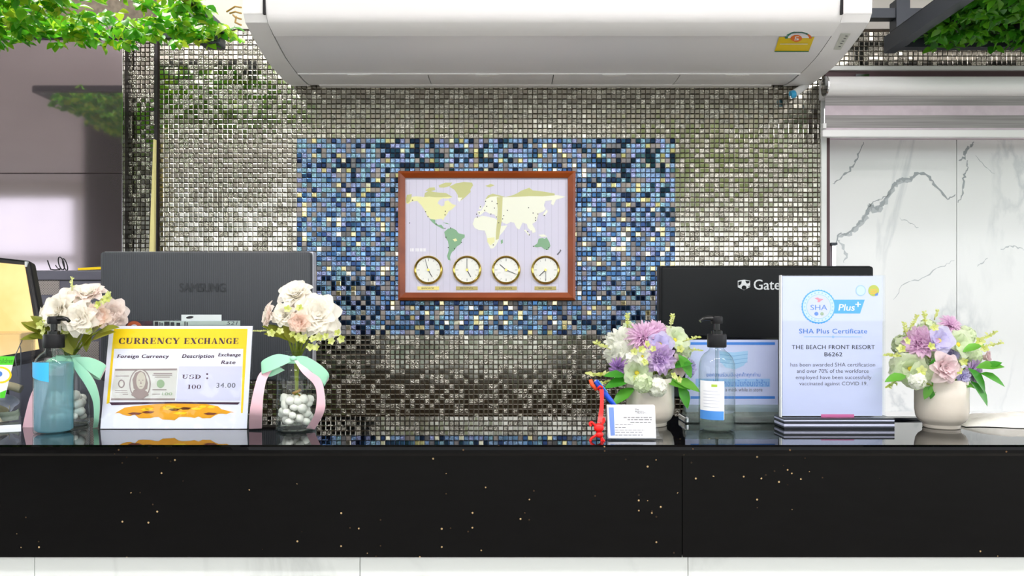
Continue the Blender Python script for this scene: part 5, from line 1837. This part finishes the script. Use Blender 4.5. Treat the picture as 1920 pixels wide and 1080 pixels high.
MB().tube([(c2.x + 0.006 * math.cos(k), c2.y + 0.006 * math.sin(k), 1.155 + 0.0018 * k) for k in range(14)], 0.0028, 6).build('twine_wrap', 'twine', bq, smooth=True)
for x, y, dx, dz, L in ((545, 640, -.75, .75, .052), (552, 645, -.3, 1, .05), (563, 645, .35, .9, .05), (540, 632, -1, .35, .045), (575, 640, .9, .5, .045), (556, 640, .05, 1, .05), (530, 625, -.8, .5, .04)):
    leaf(bq, P(x, y, 1.452), (dx, -.3, dz), L, 'leaf_olive')
for k, (x, y, r) in enumerate(((560, 634, 10), (572, 637, 11), (581, 652, 9), (594, 652, 8), (600, 632, 9), (509, 626, 9), (525, 622, 8), (641, 636, 9), (634, 625, 8), (622, 640, 8), (540, 580, 8), (562, 578, 8), (587, 636, 8), (612, 632, 8), (550, 627, 8))):
    floret(bq, P(x, y, 1.43), r / F * 1.43, k)
sprig(bq, P(515, 620, 1.45), (-1, -.1, -.02), 0.038, 3, 'sprig_lime', 8, 0.14)
rb = thing('ribbon_bow', 'mint and pink satin ribbon tied round the jar right of the exchange sign', 'ribbon', Vector((c2.x, c2.y - 0.02, 1.235)))
ribbon(rb, 'bow_loop', [(545, 668, 548, 676, 1.435), (520, 664, 533, 684, 1.425), (495, 674, 503, 697, 1.42), (490, 684, 491, 702, 1.425), (500, 697, 508, 706, 1.435), (524, 688, 534, 694, 1.438)], 0, 'mint_ribbon', 'pink_ribbon')
ribbon(rb, 'bow_loop', [(551, 669, 552, 678, 1.435), (572, 668, 566, 684, 1.425), (598, 682, 590, 702, 1.42), (616, 700, 608, 722, 1.425), (612, 716, 600, 724, 1.435), (590, 704, 584, 708, 1.438)], 0, 'mint_ribbon', 'pink_ribbon')
ribbon(rb, 'ribbon_tail', [(496, 692, 512, 692, 1.43), (484, 705, 500, 712, 1.425), (474, 740, 494, 742, 1.42), (468, 775, 492, 776, 1.425), (467, 804, 491, 803, 1.46)], 0, 'pink_ribbon', 'mint_ribbon')
ribbon(rb, 'ribbon_tail', [(552, 676, 560, 676, 1.43), (566, 698, 582, 696, 1.42), (588, 720, 602, 712, 1.42), (594, 742, 609, 742, 1.42), (590, 775, 608, 772, 1.425), (574, 803, 590, 805, 1.455)], 0, 'pink_ribbon', 'mint_ribbon')
MB().ball(P(550, 672, 1.432), 0.0065, 2, (1, .7, .8)).build('knot', 'mint_ribbon', rb, smooth=True)
MB().lathe([(0.0215, -0.006), (0.022, 0.006)], (c2.x, c2.y, 1.238), 28, False, False).build('neck_band', 'mint_ribbon', rb, smooth=True)

c1 = jar('clear glass jar of pebbles holding peonies behind the blue gel bottle', 128, 1.52)
pebbles(c1, 50, 'smooth white pebble in the jar behind the blue gel bottle', 'pebbles in the left jar', 8)
bq = thing('peony_bouquet', 'white and blush peony bouquet behind the blue gel bottle', 'bouquet', c1 + Vector((0, 0, 0.045)))
PE = [(108, 582, 37, 1.47, (-.3, -1, .3), 'petal_cream', 'petal_cream'), (166, 549, 30, 1.50, (.1, -.6, .8), 'petal_blush', 'petal_cream'), (136, 565, 38, 1.49, (0, -.9, .5), 'petal_cream', 'petal_cream'),
      (208, 588, 32, 1.545, (.7, -.8, .1), 'petal_blush', 'petal_blush'), (148, 598, 33, 1.46, (.1, -1, .1), 'petal_cream', 'petal_cream'), (182, 592, 23, 1.475, (.3, -1, 0), 'petal_peach', 'petal_blush'), (82, 592, 22, 1.49, (-.8, -.7, .1), 'petal_cream', 'petal_cream'), (222, 604, 17, 1.55, (.7, -.6, -.2), 'petal_blush', 'petal_blush')]
tops = []
for k, (x, y, r, d, n, m1, m2) in enumerate(PE):
    p = P(x, y, d)
    p -= Vector(n).normalized() * r / F * d * 0.35
    tops.append(p)
    flower(bq, p, n, r / F * d * 0.92, 'peony', m1, k + 20, m2)
neck = Vector((c1.x, c1.y, 1.1 + 0.15))
stems(bq, Vector((c1.x, c1.y, 1.1 + 0.05)), [neck + (q - neck) * 0.1 for q in tops])
stems(bq, neck - Vector((0, 0, 0.01)), tops)
for x, y, dx, dz, L in ((120, 655, -.7, .8, .06), (140, 655, .1, 1, .06), (155, 650, .6, .9, .06), (170, 640, 1, .6, .055), (110, 635, -1, .3, .055), (90, 632, -1, .1, .05), (148, 640, .3, 1, .055), (130, 640, -.2, 1, .055), (185, 625, 1, .5, .045), (100, 622, -.6, .7, .05), (95, 620, -.9, .5, .05), (75, 625, -.7, .7, .04), (162, 660, .2, 1, .055), (135, 665, -.3, 1, .05)):
    leaf(bq, P(x, y, 1.48), (dx, -.3, dz), L, 'leaf_olive')
for k, (x, y, r) in enumerate(((90, 600, 10), (78, 610, 10), (165, 615, 9), (172, 622, 8), (125, 622, 9), (186, 572, 9), (201, 560, 9), (205, 552, 7), (195, 565, 7), (84, 622, 9))):
    floret(bq, P(x, y, 1.465), r / F * 1.465, k + 40)
sprig(bq, P(135, 545, 1.49), (.05, -.1, 1), 0.026, 5, 'sprig_lime', 6, 0.2)
rb = thing('ribbon_bow', 'mint and pink satin ribbon tied round the jar behind the blue gel bottle', 'ribbon', Vector((c1.x, c1.y - 0.02, 1.235)))
ribbon(rb, 'bow_loop', [(132, 672, 134, 680, 1.475), (150, 669, 150, 684, 1.465), (175, 672, 166, 696, 1.46), (199, 686, 188, 711, 1.465), (186, 703, 178, 710, 1.472), (160, 690, 156, 696, 1.478)], 0, 'mint_ribbon', 'pink_ribbon')
ribbon(rb, 'ribbon_tail', [(133, 674, 144, 672, 1.47), (142, 695, 160, 690, 1.462), (160, 722, 178, 716, 1.46), (174, 752, 187, 748, 1.465), (176, 785, 186, 784, 1.475), (174, 802, 183, 801, 1.49)], 0, 'mint_ribbon', 'pink_ribbon')
ribbon(rb, 'ribbon_tail', [(100, 680, 118, 680, 1.475), (76, 706, 100, 700, 1.485), (58, 740, 88, 736, 1.49), (48, 775, 78, 776, 1.495), (42, 803, 76, 803, 1.50)], 0, 'pink_ribbon', 'mint_ribbon')
ribbon(rb, 'bow_loop', [(126, 672, 126, 682, 1.475), (108, 668, 110, 686, 1.468), (88, 676, 92, 700, 1.468), (84, 690, 88, 704, 1.474), (104, 692, 108, 698, 1.48)], 0, 'mint_ribbon', 'pink_ribbon')
MB().ball(P(129, 677, 1.47), 0.0065, 2, (1, .7, .8)).build('knot', 'mint_ribbon', rb, smooth=True)
MB().lathe([(0.0215, -0.006), (0.022, 0.006)], (c1.x, c1.y, 1.238), 28, False, False).build('neck_band', 'mint_ribbon', rb, smooth=True)

# ---- ceramic pots with mixed bouquets
noisy('ceramic', '#d9d1c5', '#cfc6b9', 12, 0.15)
def pot(label, px, d, r, h):
    c = P(px, 0, d); c.z = 1.1
    t = thing('ceramic_pot', label, 'vase', c)
    k = r
    pr = [(k * .66, 0.0), (k * .70, 0.002), (k * .68, 0.006), (k * .72, 0.009), (k * .86, 0.014), (k * .95, 0.022), (k * 1.0, 0.036), (k * 1.0, h - 0.004), (k * .97, h), (k * .92, h - 0.002), (k * .92, h - 0.03)]
    MB().lathe(pr, n=40).build('pot_body', 'ceramic', t, local=True, smooth=True, ang=60)
    MB().lathe([(k * .67, 0.0045), (k * .705, 0.006), (k * .67, 0.0075)], n=40, cap0=False, cap1=False).build('foot_groove', 'ceramic', t, local=True, smooth=True)
    return c
def bouquet(label, c, h, fl, lv, fil, sp, d0, seed):
    b = thing('flower_bouquet', label, 'bouquet', c + Vector((0, 0, h - 0.03)))
    MB().ball(c + Vector((0, 0, h - 0.028)), 0.032, 2, (1, 1, .35)).build('floral_foam', 'stem_green', b, smooth=True)
    base = c + Vector((0, 0, h - 0.03))
    tops = []
    for k, (x, y, r, dd, n, kind, m1) in enumerate(fl):
        d = d0 + dd
        p = P(x, y, d) - Vector(n).normalized() * r / F * d * (0.3 if kind not in ('pompom', 'hydrangea') else 0.45)
        tops.append(p)
        flower(b, p, n, r / F * d * (1.15 if kind in ('open', 'carnation', 'aster') else 1.1), kind, m1, seed + k)
    stems(b, base, tops, 'stem_green', 0.0016)
    for x, y, dx, dz, L in lv:
        leaf(b, P(x, y, d0 - 0.03), (dx, -.25, dz), L * 1.15, 'leaf_green')
    for k, (x, y, r, m) in enumerate(fil):
        floret(b, P(x, y, d0 - 0.055), r / F * d0, seed + k, m)
    for k, (x, y, dx, dz, L) in enumerate(sp):
        sprig(b, P(x, y, d0 - 0.02), (dx, -.2, dz), L, seed + k, 'sprig_lime', 6, 0.26)
    return b
ca = pot('cream ceramic pot of mixed flowers behind the business cards', 1219, 1.53, 0.0485, 0.098)
bouquet('lilac and white flower bouquet behind the business cards', ca, 0.098,
    [(1206, 632, 27, -.02, (-.1, -1, .5), 'aster', 'petal_pink'), (1230, 622, 22, 0.0, (.1, -.8, .6), 'aster', 'petal_pink'), (1163, 648, 36, 0, (-.5, -1, .3), 'pompom', 'petal_white'),
     (1238, 645, 23, -.03, (.1, -1, .2), 'open', 'petal_lavender'), (1237, 672, 25, -.045, (.1, -1, .1), 'carnation', 'petal_lilac'), (1272, 686, 19, -.02, (.5, -1, 0), 'rose', 'petal_rose'),
     (1268, 636, 24, 0, (.5, -.9, .4), 'open', 'petal_green'), (1255, 625, 20, .02, (.3, -.8, .6), 'hydrangea', 'petal_green'), (1194, 700, 26, -.04, (-.2, -1, -.1), 'open', 'petal_green'), (1228, 728, 24, -.03, (.1, -1, -.3), 'hydrangea', 'petal_white'),
     (1159, 690, 16, -.02, (-.5, -1, -.1), 'aster', 'petal_violet'), (1293, 690, 15, .01, (.8, -.7, 0), 'carnation', 'petal_lavender'), (1205, 668, 16, -.05, (0, -1, .1), 'open', 'petal_white'), (1148, 672, 18, .02, (-.9, -.5, 0), 'hydrangea', 'petal_white'),
     (1180, 615, 17, .03, (-.3, -.7, .7), 'pompom', 'petal_green'), (1215, 690, 18, -.02, (0, -1, 0), 'hydrangea', 'petal_green'), (1255, 700, 15, .0, (.3, -1, -.1), 'hydrangea', 'petal_green'), (1180, 680, 20, -.01, (-.3, -1, 0), 'hydrangea', 'petal_white'), (1285, 660, 18, .02, (.6, -.8, .1), 'hydrangea', 'petal_green'), (1222, 650, 20, .0, (0, -1, .2), 'hydrangea', 'petal_white'), (1165, 712, 17, .01, (-.5, -1, -.1), 'hydrangea', 'petal_white'), (1210, 715, 20, -.01, (0, -1, -.2), 'open', 'petal_green'), (1206, 722, 20, -.062, (-.1, -1, -.3), 'hydrangea', 'petal_green'), (1234, 730, 20, -.062, (.1, -1, -.4), 'hydrangea', 'petal_white')],
    [(1185, 712, -1, -.1, .050), (1190, 728, -.9, -.45, .048), (1245, 715, .9, -.1, .046), (1262, 712, 1, -.25, .05), (1272, 720, .5, -1, .045), (1272, 665, .4, -.6, .045), (1255, 690, .7, .3, .04), (1175, 705, -1, .2, .04), (1210, 725, -.3, -.6, .03)],
    [(1196, 710, 9, 'sprig_lime'), (1203, 655, 8, 'sprig_lime'), (1190, 660, 8, 'sprig_lime'), (1212, 645, 7, 'sprig_lime'), (1262, 706, 8, 'sprig_lime'), (1272, 712, 7, 'sprig_lime'), (1208, 680, 8, 'sprig_lime'), (1180, 668, 8, 'petal_white'), (1225, 655, 7, 'sprig_lime'), (1276, 655, 8, 'sprig_lime')],
    [(1145, 655, -1, .45, .034), (1176, 615, .0, 1, .028), (1258, 615, .1, 1, .026), (1280, 640, 1, .3, .03), (1150, 705, -1, .1, .05), (1290, 655, 1, -.1, .026), (1150, 712, -1, -.25, .03)], 1.53, 100)
# small white bloom reaching out to the left
cb = pot('cream ceramic pot of mixed flowers at the right end of the counter', 1765, 1.50, 0.0488, 0.098)
bouquet('pink and lime flower bouquet at the right end of the counter', cb, 0.098,
    [(1725, 642, 26, -.02, (-.3, -1, .2), 'carnation', 'petal_pink'), (1763, 638, 24, -.03, (0, -1, .2), 'open', 'petal_lavender'), (1800, 645, 27, -.02, (.3, -1, .3), 'open', 'petal_green'),
     (1772, 690, 27, -.055, (0, -1, .05), 'rose', 'petal_rose'), (1708, 692, 30, -.02, (-.4, -1, 0), 'open', 'petal_green'), (1725, 705, 24, -.035, (-.2, -1, -.2), 'open', 'petal_green'), (1692, 645, 22, .02, (-.7, -.8, .4), 'hydrangea', 'petal_green'),
     (1825, 698, 20, -.01, (.6, -1, -.1), 'carnation', 'petal_lilac'), (1850, 670, 15, .02, (.9, -.6, .1), 'rose', 'petal_rose'), (1782, 608, 18, .02, (.1, -.8, .6), 'aster', 'petal_pink'), (1740, 610, 18, .03, (-.2, -.7, .7), 'hydrangea', 'petal_green'),
     (1806, 707, 12, -.04, (.2, -1, -.1), 'carnation', 'petal_lavender'), (1815, 625, 20, .02, (.3, -.8, .6), 'hydrangea', 'petal_green'), (1745, 660, 16, 0, (0, -1, 0), 'hydrangea', 'petal_green'), (1800, 672, 16, 0, (.2, -1, 0), 'hydrangea', 'petal_green'), (1690, 672, 18, .02, (-.8, -.7, 0), 'hydrangea', 'petal_white'), (1785, 665, 14, -.01, (0, -1, 0), 'aster', 'petal_lavender'), (1690, 690, 22, .01, (-.6, -1, 0), 'open', 'petal_green'), (1830, 668, 20, .01, (.5, -1, .1), 'hydrangea', 'petal_green'), (1755, 710, 18, 0, (0, -1, -.2), 'hydrangea', 'petal_white'), (1735, 672, 20, .0, (-.1, -1, 0), 'hydrangea', 'petal_green'), (1712, 625, 18, .02, (-.4, -.8, .5), 'hydrangea', 'petal_green'), (1785, 640, 18, .01, (0, -1, .3), 'hydrangea', 'petal_white'), (1722, 716, 17, -.06, (-.2, -1, -.3), 'hydrangea', 'petal_white')],
    [(1770, 716, -.8, -.5, .03), (1785, 722, .9, .1, .034), (1745, 718, -.4, -.7, .03), (1765, 708, -.3, -.6, .03), (1775, 712, .4, -.6, .035), (1790, 712, .8, -.2, .035), (1750, 715, -.2, -.8, .03), (1820, 715, .8, -.9, .05), (1830, 690, 1, .25, .045), (1700, 705, -1, -.05, .04), (1838, 700, 1, -.35, .045), (1805, 660, .6, .4, .035), (1745, 690, .2, -.9, .035), (1755, 670, -.3, -.9, .035), (1815, 690, .7, -.8, .05), (1845, 690, .9, .5, .03)],
    [(1728, 695, 10, 'sprig_lime'), (1745, 650, 8, 'sprig_lime'), (1690, 655, 9, 'sprig_lime'), (1795, 695, 9, 'sprig_lime'), (1838, 640, 9, 'sprig_lime'), (1846, 655, 8, 'sprig_lime'), (1752, 615, 8, 'sprig_lime'), (1806, 678, 8, 'sprig_lime'), (1699, 640, 8, 'sprig_lime')],
    [(1835, 640, .9, .6, .034), (1840, 650, 1, .2, .036), (1700, 630, -.3, 1, .026), (1735, 610, -.2, 1, .026), (1690, 668, -1, .1, .034), (1690, 710, -1, -.5, .034), (1705, 620, .3, .8, .03), (1752, 600, .2, 1, .02)], 1.50, 160)

# ------------------------------------------------------------------ business cards, pen and red hanger
BDp = 1.36
card = thing('card_holder', 'clear acrylic holder full of white business cards at the counter edge', 'card holder', (P(1185, 0, BDp).x, BDp + 0.02, 1.1))
x0, x1 = P(1136, 0, BDp).x, P(1241, 0, BDp).x
box(x0, x1, BDp - 0.012, BDp + 0.03, 1.1, 1.103).build('tray', 'acrylic', card)
MB().add([(x0, BDp - .012, 1.103), (x1, BDp - .012, 1.103), (x1, BDp - .012, 1.112), (x0, BDp - .012, 1.112)], [(0, 1, 2, 3)]).build('front_lip', 'acrylic', card, solid=0.002)
MB().add([(x0, BDp + .016, 1.103), (x1, BDp + .016, 1.103), (x1 - .012, BDp + .03, 1.15), (x0, BDp + .03, 1.15)], [(0, 1, 2, 3)]).build('back_rest', 'acrylic', card, solid=0.002)
for k in range(5):
    q = thing('business_card', 'printed white business card with a blue side stripe, front of the stack' if k == 0 else 'white business card stacked behind the front one in the clear holder', 'card',
              (P(1140, 0, BDp).x, BDp - 0.006 + 0.0035 * k, 1.1035), rx=-R(12), group=None if k == 0 else 'cards in the clear holder')
    CW, CH = (1229 - 1140) / F * BDp, 0.0585
    cs = box(0, CW, 0, 0.0012, 0, CH).build('card_face', 'paper', q, local=True)
    if k == 0:
        def bc(x, y):  # crop [1100,580,1320,840] at 4.154 x; card x 165..530, y 730..985
            return ((x - 165) / 365 * CW, (975 - y) / 245 * CH)
        bpoly = lambda pts, m, nm: sheet_poly(cs, [bc(*p) for p in pts], -0.0002, m, nm, 0.00015)
        mat('card_blue', '#6f8fd8', 0.5)
        bpoly([(172, 742), (212, 742), (215, 955), (182, 957)], 'card_blue', 'side_stripe')
        def bt(s, x0_, x1_, yb, yt, m='ink_grey', **kw):
            a, b = bc(x0_, yb), bc(x1_, yt)
            text(cs, s, a[0], b[0], a[1], b[1], -0.0004, m, **kw)
        bt('The', 373, 408, 766, 752, 'ink', bold=0.03)
        bt('BEACH', 376, 440, 779, 768, 'ink', bold=0.03)
        bt('FRONT', 388, 455, 791, 781, 'ink', bold=0.03)
        bt('RESORT', 455, 492, 788, 782, 'ink')
        for xa_, xb_, y in ((285, 502, 818), (315, 502, 834), (335, 502, 852), (220, 352, 872), (218, 300, 892), (218, 445, 912), (218, 425, 930), (218, 430, 950)):
            x = xa_
            rn = random.Random(y)
            while x < xb_:
                wl_ = rn.uniform(14, 38)
                bpoly([(x, y), (min(x + wl_, xb_), y), (min(x + wl_, xb_), y + 5), (x, y + 5)], 'ink' if y < 860 else 'ink_grey', 'print_word')
                x += wl_ + 6
pen = thing('blue_pen', 'blue ballpoint pen leaning behind the business cards', 'pen', P(1155, 758, 1.40))
a, b = P(1116, 714, 1.385), P(1158, 768, 1.40)
u = (b - a)
MB().tube([a, a + u * 0.12, a + u * 0.7], [0.0040, 0.0050, 0.0050], 12).build('barrel', 'pen_blue', pen, smooth=True, ang=50)
MB().tube([a + u * 0.7, a + u], [0.0048, 0.0040], 12).build('grip', 'pen_blue', pen, smooth=True, ang=50)
MB().tube([a + u * 0.02 + Vector((.004, -.005, .002)), a + u * 0.42 + Vector((.004, -.0065, .002))], 0.0014, 6).build('clip', 'band_blue', pen)
MB().tube([a - u * .01, a + u * 0.03], [0.003, 0.003], 10).build('button', 'chrome', pen)
rd = thing('red_pen_tether', 'red plastic hooked tether hanging from the blue pen to the counter', 'tether', P(1124, 835, 1.335))
dr = 1.345
MB().tube([P(1122, 727, 1.378), P(1125, 724, 1.374), P(1129, 726, 1.378), P(1127, 731, 1.386), P(1122, 731, 1.386)], 0.0022, 6, True).build('loop', 'red', rd, smooth=True)
ribbon(rd, 'strap', [(1124, 730, 1132, 730, 1.372), (1125, 755, 1132, 755, 1.362), (1122, 780, 1131, 780, 1.352), (1120, 792, 1130, 792, dr)], 0, 'red', 'red')
MB().ball(P(1123, 802, dr), 0.0088, 3, (1.05, .7, .95)).ball(P(1124, 815, dr), 0.0075, 3, (.95, .7, .8)).build('body', 'red', rd, smooth=True)
for pts in ([(1118, 800), (1110, 792), (1106, 794), (1108, 799)], [(1128, 796), (1133, 789), (1132, 783)], [(1118, 816), (1109, 822), (1107, 828), (1111, 832), (1115, 830)], [(1126, 818), (1128, 826), (1124, 833)], [(1127, 818), (1131, 825), (1134, 830), (1129, 832)]):
    MB().tube(smooth_pts([tuple(P(x, y, dr)) for x, y in pts], 4), 0.0024, 7).build('hook_arm', 'red', rd, smooth=True)
mat('orange', '#f0582a', 0.4)
tip = MB().tube([P(1107, 712, 1.383), P(1110, 721, 1.384), P(1118, 731, 1.386)], [0.0035, 0.004, 0.003], 8).build('tether_end', 'orange', rd, smooth=True)

# ------------------------------------------------------------------ donation box at the far left
DX = P(0, 0, 1.44).x
bxr = thing('donation_box', 'clear acrylic donation box with a green Children card, at the far left', 'donation box', (P(40, 0, 1.50).x, 1.50, 1.1), rz=R(24))
BW, BDp2, BH = 0.20, 0.16, P(0, 628, 1.47).z - 1.1
def panel(x0, x1, y0, y1, z0, z1, nm, m='acrylic'):
    return box(x0, x1, y0, y1, z0, z1).build(nm, m, bxr, local=True)
panel(-BW, 0, -0.003, 0, 0.0, BH, 'front_pane')
panel(-BW, 0, BDp2 - 0.003, BDp2, 0.0, BH, 'back_pane')
panel(-0.003, 0, 0, BDp2 - 0.003, 0.0, BH, 'side_pane')
panel(-BW, -BW + 0.003, 0, BDp2 - 0.003, 0.0, BH, 'side_pane')
panel(-BW, 0, 0, BDp2, BH, BH + 0.003, 'lid')
panel(-BW, 0.0, -0.005, BDp2, 0.0, 0.004, 'base_plate')
panel(-BW, 0.001, -0.0085, -0.0035, 0.0, 0.007, 'base_rail', 'chrome')
# card fixed to the front
mat('lime_green', '#4fd41c', 0.5)
mat('deep_green', '#2f7f18', 0.5)
inv = W[bxr].inverted()
def on_front(px, py):
    """point of the box's front plane that the photo shows at (px, py)"""
    o, d = inv @ Vector((0, 0, CAMZ)), inv.to_3x3() @ (P(px, py, 1.0) - Vector((0, 0, CAMZ)))
    t = (-0.006 - o.y) / d.y
    q = o + d * t
    return (q.x, q.z)
cd_ = MB().prism([on_front(-45, 668), on_front(28, 668), on_front(9, 746), on_front(-62, 746)], -0.0062, -0.0052).build('card', 'paper', bxr, local=True)
MB().prism([on_front(-45, 668), on_front(28, 668), on_front(24.5, 684), on_front(-48, 684)], -0.0066, -0.0062).build('card_band', 'lime_green', cd_, local=True)
MB().prism([on_front(0, 736), on_front(12, 731), on_front(9, 746), on_front(0, 746)], -0.0066, -0.0062).build('card_corner', 'lime_green', cd_, local=True)
pts = [on_front(0 + 22 * math.cos(R(a)), 703 + 16 * math.sin(R(a))) for a in range(-90, 91, 15)] + [on_front(0 + 18 * math.cos(R(a)), 703 + 12.5 * math.sin(R(a))) for a in range(90, -91, -15)]
MB().prism(pts, -0.0066, -0.0062).build('card_ring', 'yellow', cd_, local=True)
pts = [on_front(0 + 4.5 * math.cos(R(a)), 701 + 5 * math.sin(R(a))) for a in range(0, 360, 30)]
MB().prism(pts, -0.0066, -0.0062).build('card_dot', 'ink_blue', cd_, local=True)
a, b = on_front(-8, 681.5), on_front(25, 671.5)
text(cd_, 'Children', a[0], b[0], a[1], b[1], -0.0068, 'deep_green', shear=0.15)
# contents
noisy('note_tan', '#b7a985', '#8f8d74', 30, 0.7)
noisy('note_teal', '#8c9684', '#6f7a6c', 30, 0.7)
noisy('note_slate', '#8d92a2', '#a8aab4', 30, 0.6)
for k, (x, y, d, s, m, lb) in enumerate(((-14, 795, 1.54, .034, 'note_tan', 'crumpled tan banknote at the bottom of the donation box'), (2, 784, 1.555, .030, 'note_teal', 'folded grey-green banknote standing in the donation box'), (4, 752, 1.565, .026, 'note_slate', 'crumpled slate grey banknote above the others in the donation box'), (-12, 775, 1.57, .036, 'note_tan', 'large tan banknote leaning at the back of the donation box'))):
    c = P(x, y, d)
    rn = random.Random(k)
    a0 = rn.uniform(-.4, .6)
    def fn(u, v):
        q = Vector(((u - .5) * 2 * s, 0.012 * math.sin(u * 7 + k) + 0.010 * noise.noise(Vector((u * 3, v * 3, k))), (v - .5) * s * 1.0 + 0.008 * math.sin(u * 5 + k * 2)))
        q = Matrix.Rotation(a0, 3, 'Y') @ Matrix.Rotation(-0.5, 3, 'X') @ q
        p = c + q
        p.z = max(p.z, 1.1055 + 0.001 * k)
        return p
    o = MB().grid(fn, 14, 6).build('banknote', m, base=c, smooth=True, solid=0.0006)
    tag(o, lb, 'banknote', 'money in the donation box')
rl = thing('rolled_banknote', 'rolled tan banknote resting on the money in the donation box', 'banknote', P(37, 725, 1.55), group='money in the donation box')
a, b = P(10, 722, 1.555), P(40, 730, 1.56)
MB().tube([a, (a + b) / 2 + Vector((0, 0, .001)), b], 0.0085, 14).build('roll', 'note_tan', rl, smooth=True, ang=50)
MB().tube([a - (b - a) * 0.02, a + (b - a) * 0.03], 0.0050, 12).build('roll_core', 'amber_dark', rl)
ln_ = thing('thin_stick', 'thin dark bent stick standing inside the donation box', 'stick', P(38, 712, 1.56))
MB().tube([P(44, 632, 1.56), P(34, 655, 1.555), P(28, 668, 1.555), P(33, 706, 1.56)], 0.0009, 5).build('stick', 'ink_grey', ln_)
MB().tube([P(37, 646, 1.565), P(39, 655, 1.565), P(40, 714, 1.565)], 0.0009, 5).build('side_stick', 'ink_grey', ln_)

# white towel and a black ruler at the right end
noisy('towel', '#f4f2ec', '#e9e6de', 60, 0.9, bump=0.3)
tw0 = P(1870, 795, 1.53)
def tow(u, v):
    x = P(1800 + 190 * u, 0, 1.52).x
    y = 1.50 + 0.10 * v
    e = min(1, u * 3.2) ** 0.6 * math.sin(PI * v) ** 0.4
    z = 1.1012 + e * (0.016 + 0.012 * u + 0.004 * noise.noise(Vector((u * 6, v * 4, 2))))
    return (x, y - 0.02 * u + 0.006 * math.sin(u * 9), z)
o = MB().grid(tow, 30, 12).build('towel', 'towel', base=tw0, smooth=True)
tag(o, 'folded white cloth lying on the counter right of the flower pot', 'cloth')
o = box(P(1640, 0, 1.62).x, P(1735, 0, 1.62).x, 1.595, 1.62, 1.1, 1.105).build('flat_bar', 'base_navy', base=(P(1690, 0, 1.62).x, 1.61, 1.1), bevel=0.001)
tag(o, 'flat dark bar lying on the counter between certificate and flower pot', 'ruler')
flush_text()
